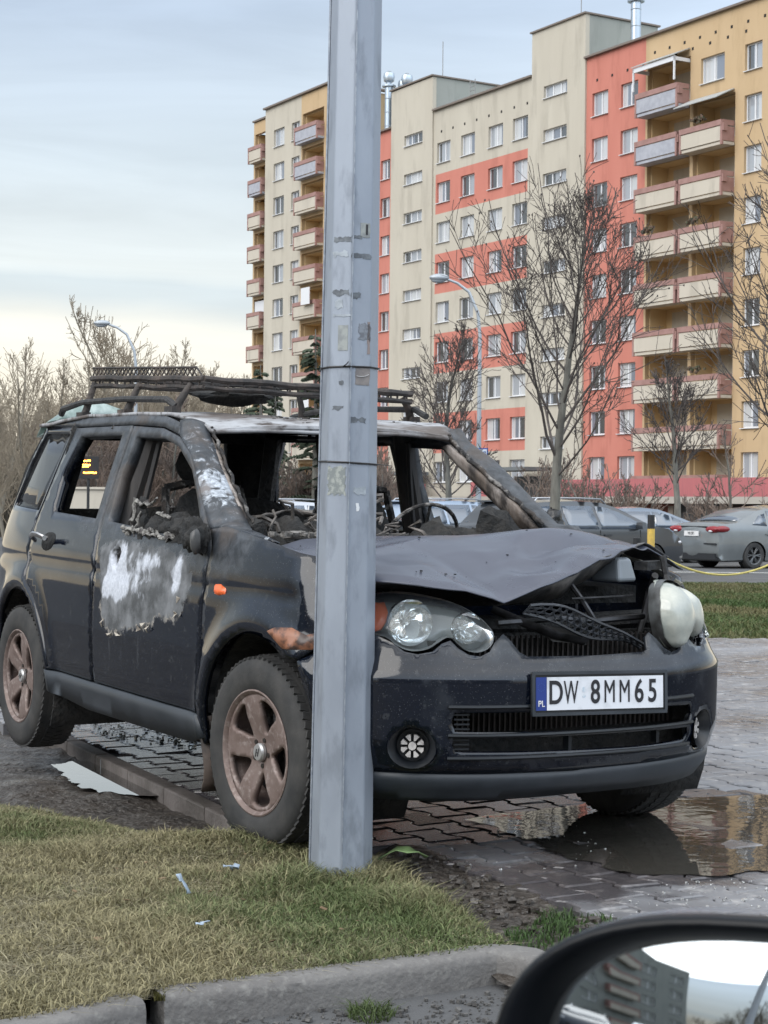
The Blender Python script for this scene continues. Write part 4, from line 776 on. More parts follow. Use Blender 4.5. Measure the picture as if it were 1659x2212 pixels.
for d_, k in ((.0, 1.), (-.02, 1.01), (-.055, .93)):
    c_ = hz.mean(0); q = c_ + (hz - c_)*k; X, Y, Z = ring(q[:, 0], q[:, 1], d_ + .45*np.clip(q[:, 1] - .74, 0, .3)); V += list(np.c_[X, Y, Z])
b.add(V, [(r*n+i, r*n+(i+1) % n, (r+1)*n+(i+1) % n, (r+1)*n+i) for r in (0, 1) for i in range(n)]); b.build('lamp_housing', mat('lamp_back_grey', (.13, .14, .145), .4, metal=.3, alt=(.05, .05, .05), scale=10), HL2, True)
b = MB(); 
P = [[tuple(float(c[0]) for c in ring(np.array([s]), np.array([z]), .012)) for s in np.linspace(-.74, -.90, 6)] for z in np.linspace(.72, .80, 4)]
gridmesh('corner_lens', P, LENS, HL2, .01)

# --- bonnet, buckled
YE = [-.80,-.762,-.653,-.564,-.436,-.306,-.151,.019,.118,.205,.40,.536,.684,.75]
XE = [.30,.369,.536,.613,.683,.709,.70,.652,.613,.577,.46,.369,.355,.34]
ZE = [.945,.932,.926,.924,.910,.868,.921,.953,.993,1.010,1.030,1.048,.977,.962]
P = []
for j in range(81):
    y = -.745 + 1.46 * j / 80; row = []; xe = np.interp(y, YE, XE); ze = np.interp(y, YE, ZE); xr = -.17 + .14 * (abs(y)/.74)**2.5
    for i in range(61):
        t = i / 60; x = xr * (1 - t) + xe * t
        z0 = 1.048 - .012 * (abs(y)/.74)**2 - (.018 if y < -.6 else 0) * smst(-.6, -.74, y)
        zf = ze + (.026 if y < -.3 else .026 - .022*float(smst(-.1, .45, y)))                    # height of the fold above the front lip
        lip = .085 if y < -.3 else .075
        if t < 1 - lip: q = t / (1 - lip); z = z0 * (1 - q**1.5) + zf * q**1.5
        else: q = (t - 1 + lip) / lip; z = zf + (ze - zf) * q**1.3
        # buckle: ridge from mid rear towards the raised corner, dent in front of it
        z += .042 * math.exp(-((x - .16 - .02*y)/.20)**2 - ((y - .20)/.26)**2) - .020*float(smst(.35, .6, y))*t + .010 * math.exp(-((x - .15)/.18)**2 - ((y + .15)/.3)**2)
        dl = (x - (.36 - .30*(y - .1)))                     # valley line running diagonally
        z -= .040 * math.exp(-abs(dl/.048)**1.1) * smst(-.05, .16, y) * smst(.66, .46, y)
        z += .014 * math.exp(-abs((dl + .10)/.05)**1.4) * smst(-.0, .2, y) * smst(.7, .5, y)
        dt_ = ((x - .709)*.62 + (y + .306)*.78); z += .011 * math.exp(-abs(dt_)/.030) * float(smst(.05, .35, x) * smst(-.72, -.5, y) * (1 - smst(.72, .92, t)))      # sharp fold running back from the lowest corner of the lip
        z -= .020 * math.exp(-((x - .47 + .15*y)/.08)**2 - ((y + .10)/.16)**2)
        z += .012 * math.exp(-abs((x - .2 + .55*(y + .5))/.03)**1.2) * smst(-.72, -.6, y) * smst(.0, -.25, y)   # crease from corner to middle
        z -= .009 * math.exp(-((x - .13 + .55*(y + .5))/.045)**2) * smst(-.72, -.6, y) * smst(.0, -.25, y)
        z += (.005 * (1 - abs(noise.noise(Vector((x*5 + y*3, y*5 - x*4, 9)))*4)) - .003) * float(smst(-.30, -.1, y) * smst(.45, .8, t)) + .003*(1 - abs(noise.noise(Vector((x*3.2, y*3.2, 3)))*5)) * float(smst(.1, .5, t))
        z += .002 * noise.noise(Vector((x*6, y*6, 2))) + .0005 * noise.noise(Vector((x*25, y*25, 5)))
        row.append((x, y, z))
    P.append(row)
BON = mat('bonnet_scorched', (.055, .061, .084), .22, alt=(.080, .087, .114), scale=2.2, lo=.3, hi=.75, rv=.14, bump=.05, bscale=160, bd=.002)
bonnet = gridmesh('bonnet', P, BON, CAR, .004)
# folded underside of the raised corner
V = []
for k in range(30):
    y = -.27 + .92*k/29; xe = np.interp(y, YE, XE) - .012; ze = np.interp(y, YE, ZE); dp = .03 + .055*math.sin(math.pi*min(1, k/22)) ; V.append([(xe, y, ze - .006), (xe - .035, y, ze - dp*.5 + .006*math.sin(k*1.3)), (xe - .08, y + .006*math.sin(k), ze - dp), (xe - .15, y, ze - dp*.75), (xe - .24, y, ze - dp*.3)])
gridmesh('bonnet_lining', V, mat('bonnet_inner_grey', (.03, .03, .032), .5, alt=(.14, .13, .12), scale=9, lo=.48, hi=.66, bump=.5, bscale=25), bonnet, .004)
g = MB(); random.seed(5)
for _ in range(26):
    y = random.uniform(-.7, .3); x = random.uniform(-.1, .55); s = random.uniform(.002, .008); z = 1.06 - .1*max(0, x)
    # find surface height
    j = int((y + .745)/1.46*80); xr = -.17 + .14*(abs(y)/.74)**2.5; xe = np.interp(y, YE, XE); i = int(np.clip((x - xr)/(xe - xr)*60, 0, 60)); z = P[j][i][2]
    g.box((x, y, z + s*.4), (s*1.6, s, s*.7), random.random()*3)
g.build('soot_crumbs', CHARD, bonnet)
# grille strip hanging between the lamps: hexagon mesh
b = MB()
def strip(u, w_):   # u 0..1 along, w 0..1 across
    y = -.21 + .52*u; x = .735 - .10*abs(u - .2); zt = .845 - .10*u - .045*u*u; hw = .050*math.sin(math.pi*min(1, .12 + u*1.0))*.9 + .008
    return (x - .04*(1 - w_) * 1., y, zt + (w_ - .5)*hw*1.15 + .008*math.sin(u*9))
rows = 3; cols = 17
for r in range(rows):
    for c_ in range(cols):
        cu = (c_ + .5*(r % 2)) / cols; cw = (r + .5)/rows; pts = [strip(min(1, max(0, cu + .030*math.cos(a))), min(1, max(0, cw + .19*math.sin(a)))) for a in [math.pi/3*k for k in range(6)]]
        b.tube(pts, .0035, 4, closed=True)
b.tube([strip(t, 0) for t in np.linspace(0, 1, 14)], .006, 5); b.tube([strip(t, 1) for t in np.linspace(0, 1, 14)], .005, 5)
b.build('grille_mesh', mat('melted_grille', (.05, .055, .065), .3), CAR, True, 60)
# engine bay: slam panel, struts, boxes, hoses
b = MB(); b.box((.28, 0, .55), (.44, .92, .40)); b.box((.10, 0, .86), (.5, 1.0, .06)); b.tube([(.44, -.56, .78), (.47, 0, .77), (.44, .56, .78)], .035, 6); b.build('engine_block', CHARD, CAR)
b = MB(); b.tube([(.66, -.30, .80), (.655, -.05, .81), (.62, .12, .795), (.57, .36, .80)], .011, 6); b.tube([(.62, .02, .87), (.60, .20, .872), (.56, .32, .87)], .004, 5)
b.tube([(.60, -.28, .84), (.66, -.20, .80), (.675, -.08, .755), (.66, .05, .73)], .02, 6, flat=.4); b.tube([(.55, .05, .93), (.60, .08, .86), (.62, .12, .79)], .009, 6)
b.tube([(.58, .40, .94), (.50, .44, .88), (.50, .42, .80), (.54, .36, .72)], .012, 7); b.tube([(.50, .55, .93), (.53, .50, .90), (.50, .46, .84)], .008, 6)
b.build('engine_bay_struts', mat('dark_bare_metal', (.06, .06, .065), .35, metal=.7, alt=(.02, .02, .02), scale=12), CAR, True)
b = MB(); b.box((.44, .33, .955), (.13, .11, .085), .3, taper=.7); o = b.build('reservoir', mat('smoked_plastic_tank', (.18, .20, .22), .15), CAR); bv = o.modifiers.new('b', 'BEVEL'); bv.width = .014; bv.segments = 3
b = MB(); b.box((.40, .52, .965), (.05, .16, .03), .5); b.tube([(.42, .56, 1.0), (.43, .57, .93), (.47, .55, .88)], .012, 6); b.build('bracket', BLK, CAR)
b = MB(); b.add([(.66, -.18, .80), (.665, .02, .765), (.655, .06, .72), (.66, -.08, .735), (.645, -.18, .80), (.65, .02, .765), (.64, .06, .72), (.645, -.08, .735)], [(0, 3, 2, 1), (4, 5, 6, 7), (0, 1, 5, 4), (1, 2, 6, 5), (2, 3, 7, 6), (3, 0, 4, 7)]); b.build('torn_support', mat('grey_bare_steel', (.10, .10, .10), .5, metal=.4), CAR)
b = MB(); b.tube([(.02, .70, .985), (.2, .70, .94), (.40, .665, .893)], [.012, .012, .010], 6, flat=.5); b.build('wing_flange', mat('scraped_edge', (.22, .215, .18), .5, metal=.3), CAR)
# liners and underbody
for hx in (0, -2.46):
    for sy in (-1, 1):
        V = [[(hx + .40*math.cos(a), sy*yy, .335 + .40*math.sin(a)) for yy in (.45, .60, .80)] for a in np.linspace(-.5, math.pi + .5, 20)]
        gridmesh('arch_liner', V, CHARD, CAR, .01)
b = MB(); b.box((-1.23, 0, .33), (1.66, 1.50, .12)); b.box((-1.2, 0, .27), (3.4, .9, .12)); b.box((-2.9, 0, .40), (.55, 1.3, .25)); b.tube([(-.3, -.2, .22), (-2.2, -.3, .21), (-2.8, -.35, .25)], .035, 8); b.box((-.15, 0, .30), (.9, .9, .16)); b.build('underbody', CHARD, CAR)
b = MB()
for i in range(12): b.tube([(-.41, -.80, .42 - i*.01), (-.42, -.80, .41 - i*.01)], .01, 4)
P = [[(-.40 - .02*math.sin(i*.9) - .012*i/7, -.835 + .15*j/3, .40 - .27*i/7) for j in range(4)] for i in range(8)]
gridmesh('mud_flap', P, mat('dirty_rubber_flap', (.03, .025, .023), .7, alt=(.08, .06, .05), scale=12), CAR, .008)

# --- wheels
def make_wheel(side):
    w = empty('wheel'); w.parent = CAR; sg = side   # outer face towards y = -sg... built facing -y, mirrored by rotation
    t = MB(); t.lathe([(.205, -.088), (.215, -.098), (.245, -.104), (.285, -.103), (.308, -.094), (.320, -.076), (.325, -.045), (.3265, 0), (.325, .045), (.320, .076), (.308, .094), (.285, .103), (.245, .104), (.215, .098), (.205, .088)], ax='y', n=64)
    # tread blocks
    for j in range(64):
        a = 2*math.pi*j/64
        for yy, wd in ((-.072, .030), (-.025, .038), (.025, .038), (.072, .030)):
            aa = a + (.03 if yy > 0 else 0); mt = Matrix.Rotation(-aa, 3, 'Y') @ Matrix.Rotation(.3*(1 if yy > 0 else -1), 3, 'X')
            p = Vector((.3245*math.cos(aa), yy, .3245*math.sin(aa))) * 1
            if abs(yy) > .05: p = Vector((.3185*math.cos(aa), yy, .3185*math.sin(aa)))
            t.box(p, (.008, wd, .025), mt)
    t.build('tyre', TYRE, w, True, 40)
    r_ = MB(); r_.lathe([(.207, -.090), (.213, -.099), (.208, -.101), (.199, -.094), (.193, -.080), (.186, -.03), (.185, .08)], ax='y', n=56)
    r_.build('rim', RIM, w, True, 40)
    # spoke face: disc with five openings
    hol = []
    for k in range(5):
        a0 = R(90 + 36 + 72*k); q = []
        for (r, da) in ((.068, 0), (.085, -11), (.13, -17), (.170, -20), (.182, -13), (.184, 0), (.182, 13), (.170, 20), (.13, 17), (.085, 11)):
            q.append((r*math.cos(a0 + R(da)), r*math.sin(a0 + R(da))))
        hol.append(smoothpoly(q, 2))
    def mpf(a, b): rr = np.hypot(a, b); return a, -.088 + .018*smst(.19, .05, rr) + .010*smst(.05, .0, rr) - .006*np.sin(np.clip((rr-.05)/.14, 0, 1)*3.14), b
    panel('spoke_face', circ(0, 0, .197, 60), mpf, RIM, w, hol, .012, .022, (0, -1, 0))
    c = MB(); c.lathe([(0, -.088), (.026, -.087), (.031, -.080), (.031, -.07)], ax='y', n=24); cp = c.build('centre_cap', mat('cap_silver', (.42, .42, .42), .35, metal=.6), w, True)
    c = MB()
    for s in (-1, 1): c.box((s*.007, -.0885, 0), (.004, .002, .028), Matrix.Rotation(.5, 3, 'Y'))
    c.box((0, -.0885, 0), (.014, .002, .004), Matrix.Rotation(.5, 3, 'Y')); c.build('cap_emblem', mat('emblem_dark', (.05, .05, .05), .4), cp)
    for k in range(5):
        a = R(90 + 36 + 72*k); c = MB(); c.lathe([(0, -.074), (.008, -.074), (.009, -.066), (.013, -.064), (.013, -.05)], (.046*math.cos(a), 0, .046*math.sin(a)), 'y', 10); c.build('wheel_nut', mat('nut_dark', (.05, .045, .042), .4, metal=.6), w, True)
    d = MB(); d.lathe([(.06, -.02), (.145, -.02), (.145, 0), (.06, 0)], ax='y', n=40); d.box((.10, -.01, .06), (.09, .07, .12)); d.build('brake_disc', CHAR, w, True, 40)
    return w
wh = make_wheel(1); wh.location = (0, -.733, .326); wh.rotation_euler = (0, R(-12), R(5)); index_kids()
for loc, rot in (((-2.46, -.733, .326), (0, R(20), 0)), ((0, .733, .326), (0, 0, R(185))), ((-2.46, .733, .326), (0, 0, R(180)))):
    c = copy_tree(wh, CAR); c.location = loc; c.rotation_euler = rot
tyre_ = [o for o in bpy.data.objects if o.parent == wh and o.name.startswith('tyre')][0]; tyre_.data = tyre_.data.copy(); rm_ = Matrix.Rotation(R(5), 4, 'Z') @ Matrix.Rotation(R(-12), 4, 'Y'); ri_ = rm_.inverted()
for vv in tyre_.data.vertices:      # the front right tyre has gone soft: flattened below, bulged at the foot
    p = rm_ @ vv.co; lim = -.283
    if p.z < -.20:
        k = smst(.20, .33, -p.z); p.y *= 1 + .10*float(k); p.z = lim + (p.z + .33)*.12 if p.z < lim else p.z
        vv.co = ri_ @ p

# --- interior, gutted
b = MB(); b.box((-2.15, 0, .55), (.10, 1.3, .60)); b.box((-2.45, 0, .72), (.55, 1.3, .06)); b.build('rear_bulkhead', CHARD, CAR)
for sg in (1, -1):   # wide corner pillars and frame of the tailgate window
    gridmesh('corner_pillar', [[(-2.74, sg*.62, 1.46), (-2.80, sg*.45, 1.47), (-2.80, sg*.36, 1.46)], [(-2.90, sg*.66, 1.28), (-2.93, sg*.52, 1.28), (-2.93, sg*.42, 1.28)], [(-2.98, sg*.70, 1.08), (-3.05, sg*.52, 1.08), (-3.05, sg*.44, 1.08)], [(-3.05, sg*.70, .90), (-3.18, sg*.5, .90), (-3.18, sg*.44, .90)]], CHARD, CAR, .05)
b = MB(); b.box((-2.80, 0, 1.455), (.10, 1.1, .07)); b.box((-3.08, 0, 1.0), (.10, 1.1, .16)); b.tube([(-2.84, -.10, 1.44), (-2.95, -.22, 1.1)], .012, 6); b.build('tailgate_frame', CHARD, CAR)
for sg in (1, -1):
    b = MB(); b.tube([(-1.53, sg*.73, .4), (-1.535, sg*.745, .9), (-1.53, sg*.70, 1.08), (-1.50, sg*.64, 1.30), (-1.47, sg*.60, 1.48)], [.06, .06, .055, .05, .05], 8, flat=.6)
    b.tube([(-1.46, sg*.66, 1.04), (-1.43, sg*.62, 1.25), (-1.40, sg*.59, 1.42)], .013, 6)
    b.build('door_pillar', mat('sooted_pillar', (.016, .016, .018), .6, alt=(.085, .075, .068), scale=5, lo=.48, hi=.7, stretch=(1, 1, .12), bump=.4, bscale=30), CAR, True)
    b = MB(); b.tube([(-2.28, sg*.72, .6), (-2.33, sg*.72, 1.0), (-2.24, sg*.62, 1.46)], .05, 8, flat=.6); b.tube([(-2.85, sg*.60, .9), (-2.86, sg*.60, 1.05), (-2.66, sg*.55, 1.46)], .045, 8); b.build('rear_pillar', CHARD, CAR, True)
def rag_tube(mb, pts, rr, n=7):
    pts = [Vector(p) for p in pts]; P_ = []; rs = []; rr = rr if hasattr(rr, '__len__') else [rr]*len(pts); rd_ = random.Random(len(mb.V) + 5)
    for i in range(len(pts) - 1):
        for k in range(5):
            t = k/5; P_.append(pts[i].lerp(pts[i+1], t) + Vector((rd_.gauss(0, .003), rd_.gauss(0, .003), rd_.gauss(0, .004)))); rs.append(max(.002, (rr[i]*(1-t) + rr[i+1]*t)*rd_.uniform(.35, 1.15)))
    mb.tube(P_, rs, n, flat=.5)
def lump(mb, c, s, seed, n=10, m_=8, amp=.35):
    V = []; 
    for i in range(m_ + 1):
        th = math.pi*i/m_
        for j in range(n):
            ph = 2*math.pi*j/n; d = Vector((math.sin(th)*math.cos(ph), math.sin(th)*math.sin(ph), math.cos(th))); k = 1 + amp*noise.fractal(d*1.6 + Vector((seed, 0, 0)), 1., 2., 4); V.append((c[0] + d.x*s[0]*k, c[1] + d.y*s[1]*k, c[2] + d.z*s[2]*k))
    mb.add(V, [(i*n+j, (i+1)*n+j, (i+1)*n+(j+1) % n, i*n+(j+1) % n) for i in range(m_) for j in range(n)])
def seat(y, nm, lab=None):
    s = empty(nm, (-1.25, y, 0)); s.parent = CAR
    b = MB(); lump(b, (.05, 0, .66), (.26, .23, .10), y*3, 14, 10, .2); b.build('seat_base', CHARD, s, True)
    b = MB()
    for sy in (-1, 1): b.tube([(-.12, sy*.19, .66), (-.17, sy*.20, .95), (-.24, sy*.17, 1.20)], .018, 6)
    b.tube([(-.24, -.17, 1.20), (-.26, 0, 1.235), (-.24, .17, 1.20)], .018, 6)
    for k in range(6): b.tube([(-.14 - .015*k, -.19, .75 + .075*k), (-.16 - .015*k, .01, .74 + .075*k), (-.14 - .015*k, .19, .75 + .075*k)], .006, 5)
    b.build('seat_frame', CHAR, s, True)
    b = MB(); lump(b, (-.20, 0, .95), (.07, .19, .24), y*5 + 2, 14, 10, .25); b.build('backrest', CHARD, s, True)
    b = MB(); lump(b, (-.26, 0, 1.30), (.055, .12, .085), y*7 + 3, 14, 10, .12); hd = b.build('headrest', CHARD, s, True)
    b = MB(); b.tube([(-.24, -.06, 1.2), (-.25, -.06, 1.26)], .007, 6); b.tube([(-.24, .06, 1.2), (-.25, .06, 1.26)], .007, 6); b.build('headrest_post', CHAR, hd, True)
    return s
seat(-.36, 'front_seat'); seat(.36, 'front_seat')
b = MB(); lump(b, (-1.95, 0, .70), (.22, .58, .12), 9, 24, 10, .2); lump(b, (-2.08, 0, .98), (.08, .56, .16), 4, 24, 10, .25); b.build('rear_bench', CHARD, CAR, True)
b = MB()   # dashboard: slumped crust with wires and frame showing
random.seed(11)
for k in range(15):
    y = -.62 + 1.24*k/14; lump(b, (-.52 + random.uniform(-.06, .06), y, .93 + random.uniform(-.03, .05)), (.17, .09, random.uniform(.10, .16)), k*1.7, 12, 9, .45)
b.build('dashboard', CHARD, CAR, True, 50)
b = MB()
rag_tube(b, [(-.55, -.62, 1.09), (-.58, -.45, 1.12), (-.60, -.30, 1.115), (-.55, -.18, 1.08), (-.52, -.05, 1.05)], [.010, .012, .013, .012, .008])
for k in range(44):
    y = random.uniform(-.64, .1); x = random.uniform(-.70, -.35); z = 1.0 + random.uniform(0, .10); p = Vector((x, y, z)); pts = [p]
    for _ in range(4): p = p + Vector((random.gauss(0, .03), random.gauss(0, .04), random.gauss(.0, .025))); pts.append(p)
    b.tube(pts, random.uniform(.003, .009), 5)
b.build('burnt_wiring', mat('ash_wire', (.16, .145, .135), .8, alt=(.04, .035, .03), scale=20), CAR, True)
b = MB()   # jumble of burnt trim hanging at the front door window
for k in range(12): lump(b, (random.uniform(-1.12, -.62), -.73 + random.uniform(-.03, .04), 1.02 + random.uniform(-.03, .045)), (random.uniform(.05, .12), .05, random.uniform(.035, .07)), k*2.3 + 40, 11, 8, .5)
for k in range(5): lump(b, (-1.16 + random.uniform(-.02, .02), -.765, 1.0 + .035*k), (.035, .02, .03), k + 80, 8, 6, .5)
b.build('burnt_window_trim', CHARD, CAR, True, 50)
b = MB()
rag_tube(b, [(-1.20, -.775, 1.15), (-1.13, -.78, 1.135), (-1.05, -.78, 1.14), (-.98, -.775, 1.17)], [.010, .012, .012, .007]); rag_tube(b, [(-1.21, -.78, 1.16), (-1.20, -.79, 1.07), (-1.215, -.795, 1.02)], .010)
rag_tube(b, [(-1.15, -.78, 1.11), (-1.165, -.79, 1.05), (-1.16, -.80, 1.01)], .008); rag_tube(b, [(-.86, -.775, 1.12), (-.84, -.775, 1.17)], .006); rag_tube(b, [(-.98, -.78, 1.11), (-.90, -.785, 1.10), (-.84, -.78, 1.085)], .010)
rag_tube(b, [(-1.27 + .055*k, -.812, 1.047 - .004*k) for k in range(10)], .010)
for k in range(16): lump(b, (-1.25 + random.random()*.6, -.808, 1.03 + random.uniform(-.012, .012)), (random.uniform(.01, .03), .008, random.uniform(.006, .014)), k + 7, 7, 5, .9)
b.build('ash_crust', mat('pale_ash', (.24, .235, .22), .9, alt=(.05, .045, .045), scale=35, lo=.4, hi=.6, bump=.8), CAR, True, 60)
b = MB()   # door mirror, melted stub
lump(b, (-.50, -.835, 1.035), (.085, .035, .055), 55, 18, 14, .7); lump(b, (-.62, -.815, 1.05), (.13, .025, .045), 65, 18, 12, .7); lump(b, (-.44, -.85, 1.025), (.045, .04, .05), 75, 12, 10, .4); mir_ = b.build('door_mirror', CHARD, CAR, True, 60)
b = MB(); lump(b, (-.402, -.875, 1.02), (.014, .022, .045), 5, 12, 10, .2); b.build('mirror_shell', mat('melted_mirror_shell', (.07, .07, .07), .45, alt=(.05, .05, .05), scale=12), mir_, True)
# steering wheel
sw = empty('steering_wheel', (-.86, .33, 1.0), (0, R(-62), 0)); sw.parent = CAR
b = MB(); b.tube([(.175*math.cos(a), .175*math.sin(a), 0) for a in np.linspace(0, 2*math.pi, 33)[:-1]], .0085, 8, closed=True); b.build('wheel_rim', CHAR, sw, True)
b = MB(); b.lathe([(0, .0), (.05, 0), (.045, -.04), (0, -.05)], n=12)
for a in (0, 2.2, -2.2): b.tube([(0, 0, -.02), (.175*math.cos(a), .175*math.sin(a), 0)], .007, 6)
b.tube([(0, 0, -.04), (0, 0, -.35)], .022, 8); b.build('wheel_hub', CHARD, sw, True)
b = MB()   # cable loops hanging from the roof
b.tube([(-1.78, .40, 1.46), (-1.80, .405, 1.38), (-1.79, .45, 1.28), (-1.78, .53, 1.245), (-1.78, .60, 1.28), (-1.80, .64, 1.38), (-1.8, .64, 1.47)], .011, 7); b.tube([(-1.7, .50, 1.50), (-1.72, .51, 1.40), (-1.74, .53, 1.34), (-1.73, .50, 1.27)], [.016, .014, .022, .016], 7)
b.tube([(-.95, -.16, 1.06), (-.92, -.10, 1.16), (-.9, -.06, 1.2)], .006, 6)
b.build('hanging_cable', CHARD, CAR, True)
# --- roof rails and rack
for sg in (1, -1):
    b = MB(); b.tube([(-2.58, sg*.60, 1.53), (-2.55, sg*.60, 1.555), (-2.3, sg*.60, 1.578), (-1.8, sg*.60, 1.578), (-1.35, sg*.59, 1.563), (-1.25, sg*.59, 1.53)], [.015, .016, .013, .013, .014, .015], 8); b.build('roof_rail', BLK, CAR, True)
RK = {}; rack = empty('roof_rack'); rack.parent = CAR
c1, c2, c3, c4 = Vector((-2.29, -.56, 1.690)), Vector((-1.12, -.53, 1.640)), Vector((-1.28, .53, 1.628)), Vector((-2.46, .56, 1.70))
RAC = mat('burnt_rack_steel', (.028, .025, .024), .7, alt=(.085, .065, .055), scale=12, lo=.45, hi=.7, bump=.6, bscale=40)
def wob(a, b_, n=10, amp=.006): return [a.lerp(b_, i/n) + Vector((0, 0, amp*math.sin(i*2.1 + a.x*9))) for i in range(n + 1)]
for a_, b_ in ((c1, c2), (c2, c3), (c3, c4), (c4, c1)):
    b = MB(); b.tube(wob(a_, b_, 10, .003), .013, 7); b.tube([p - Vector((0, 0, .034)) for p in wob(a_, b_, 10, .004)], .009, 7)
    for k in range(14): p = a_.lerp(b_, (k + .5)/14); b.tube([p, p - Vector((0, 0, .034))], .005, 5)
    b.build('rack_beam', RAC, rack, True)
for k in range(7):
    t = (k + .5)/7; b = MB(); b.tube([p - Vector((0, 0, .035)) for p in wob(c1.lerp(c2, t), c4.lerp(c3, t), 8, .003)], .007, 6, flat=1.6); b.build('rack_slat', RAC, rack, True)
b = MB(); n = 26
for k in range(n):
    for s in (0, 1): t0 = (k + s)/n; t1 = (k + 1 - s)/n; b.tube([c1.lerp(c2, t0*.93 + .01) + Vector((0, 0, .012)), c1.lerp(c2, t1*.93 + .01) + Vector((0, 0, .046))], .0032, 4)
b.tube([c1.lerp(c2, t*.93 + .01) + Vector((0, 0, .046)) for t in np.linspace(0, 1, 12)], .005, 5); b.tube([c1.lerp(c2, .94) + Vector((0, 0, .046)), c2], .004, 5)
b.build('rack_lattice', RAC, rack, True)
for k, (tt, sg) in enumerate(((.03, -1), (.46, -1), (.90, -1), (.04, 1), (.50, 1), (.93, 1))):
    p = (c1.lerp(c2, tt) if sg < 0 else c4.lerp(c3, tt)); ft = Vector((p.x - .03, sg*.60, 1.505)); b = MB()
    b.tube([p - Vector((0, 0, .02)), p.lerp(ft, .5) + Vector((.012, 0, 0)), ft], [.014, .016, .020], 6, flat=.6); b.box(ft + Vector((0, 0, .01)), (.08, .04, .035)); b.tube([ft + Vector((.0, 0, .02)), ft + Vector((.01, sg*.055, -.06))], .012, 6)
    b.build('rack_leg', RAC, rack, True, 50)
b = MB(); lump(b, (-1.34, -.30, 1.583), (.08, .17, .030), 31, 20, 10, .5)
for k in range(12): p = Vector((random.uniform(-1.6, -1.2), random.uniform(-.4, .5), 1.62)); b.tube([p, p + Vector((random.gauss(0, .06), random.gauss(0, .08), random.gauss(0, .03)))], .006, 5)
b.build('charred_load', CHARD, rack, True, 60)
# ================================================================ APARTMENT BLOCKS
FO = np.array([19.823, 94.1]); FA = math.atan2(-.8591, .5118)      # facade frame: x to the right along the facade, y inwards
def plaster(name, c, c2): return mat(name, c, .85, alt=c2, scale=.6, lo=.3, hi=.7, bump=.15, bscale=30, bd=.01, detail=8., stretch=(1, 1, .22), alt2=tuple(x*.90 for x in c), scale2=1.1)
BEI = plaster('grey_beige_plaster', (.42, .385, .32), (.47, .435, .365)); ORA = plaster('orange_plaster', (.45, .16, .12), (.50, .19, .145)); YEL = plaster('ochre_plaster', (.44, .315, .18), (.48, .35, .21))
GRY = plaster('grey_green_plaster', (.25, .265, .245), (.28, .29, .27)); CRM = plaster('cream_panel', (.44, .40, .335), (.49, .445, .375)); BRN = mat('brownish_red_steel', (.26, .145, .125), .6, alt=(.31, .18, .16), scale=2); NIC = plaster('loggia_yellow', (.60, .45, .26), (.55, .40, .22)); CAP = mat('roof_flashing', (.16, .13, .11), .6)
WFR = mat('white_window_frame', (.62, .63, .65), .5)
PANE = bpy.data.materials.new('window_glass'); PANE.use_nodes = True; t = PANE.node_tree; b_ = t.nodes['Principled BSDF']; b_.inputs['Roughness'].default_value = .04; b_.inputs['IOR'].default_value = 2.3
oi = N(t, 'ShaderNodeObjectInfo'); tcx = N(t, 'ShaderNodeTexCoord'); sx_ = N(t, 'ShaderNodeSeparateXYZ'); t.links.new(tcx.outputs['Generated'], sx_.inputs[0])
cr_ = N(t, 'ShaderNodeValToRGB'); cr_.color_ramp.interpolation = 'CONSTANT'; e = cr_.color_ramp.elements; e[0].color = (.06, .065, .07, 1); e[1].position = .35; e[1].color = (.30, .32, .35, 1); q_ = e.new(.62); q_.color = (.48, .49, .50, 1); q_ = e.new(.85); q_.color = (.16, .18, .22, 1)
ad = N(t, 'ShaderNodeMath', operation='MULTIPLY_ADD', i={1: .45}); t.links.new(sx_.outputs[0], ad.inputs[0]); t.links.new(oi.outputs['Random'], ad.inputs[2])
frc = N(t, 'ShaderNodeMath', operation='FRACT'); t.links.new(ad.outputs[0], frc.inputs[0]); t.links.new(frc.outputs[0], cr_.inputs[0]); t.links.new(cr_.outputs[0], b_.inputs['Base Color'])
def winproto(w, h, name='window', mull=1):
    b = MB(); f = .075
    for s in (-1, 1): b.box((s*(w/2 - f/2), .03, 0), (f, .07, h)); b.box((0, .03, s*(h/2 - f/2)), (w - 2*f, .07, f))
    for k in range(mull): b.box((-w/2 + w*(k + 1)/(mull + 1) * (1.0) , .03, 0), (.10, .075, h - 2*f))
    b.box((0, -.16, -h/2 - .02), (w + .06, .26, .035))
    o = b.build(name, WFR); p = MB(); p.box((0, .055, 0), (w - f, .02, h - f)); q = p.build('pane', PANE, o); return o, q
WP = {}
def window(parent, x, z, w=1.55, h=1.42, y=.17, name='window', mull=1):
    k = (w, h, name, mull)
    if k not in WP: WP[k] = winproto(w, h, name, mull); o, q = WP[k]
    else:
        o0, q0 = WP[k]; o = o0.copy(); COL.objects.link(o); q = q0.copy(); COL.objects.link(q); q.parent = o
    o.parent = parent; o.location = (x, y, z); return o
def rect(x0, x1, z0, z1): return [(x0, z0), (x1, z0), (x1, z1), (x0, z1)]
def wall(parent, x0, x1, z0, z1, m, wins, thick=.30, y=0., midx=None, extra=None):
    hol = [rect(x - w/2, x + w/2, z - h/2, z + h/2) for x, z, w, h in wins]
    b = MB(); xs_ = sorted({x0, x1, *[v for x, z, w, h in wins for v in (x - w/2, x + w/2)]}); 
    return panel('wall', rect(x0, x1, z0, z1), lambda a, b: (a, a*0 + y, b), m, parent, hol, 6., thick, (0, -1, 0), smooth=False, midx=midx)
def side_wall(parent, x, y0, y1, z0, z1, m, nm='wall'):
    b = MB(); b.box((x, (y0+y1)/2, (z0+z1)/2), (.25, abs(y1-y0), z1-z0)); return b.build(nm, m, parent)
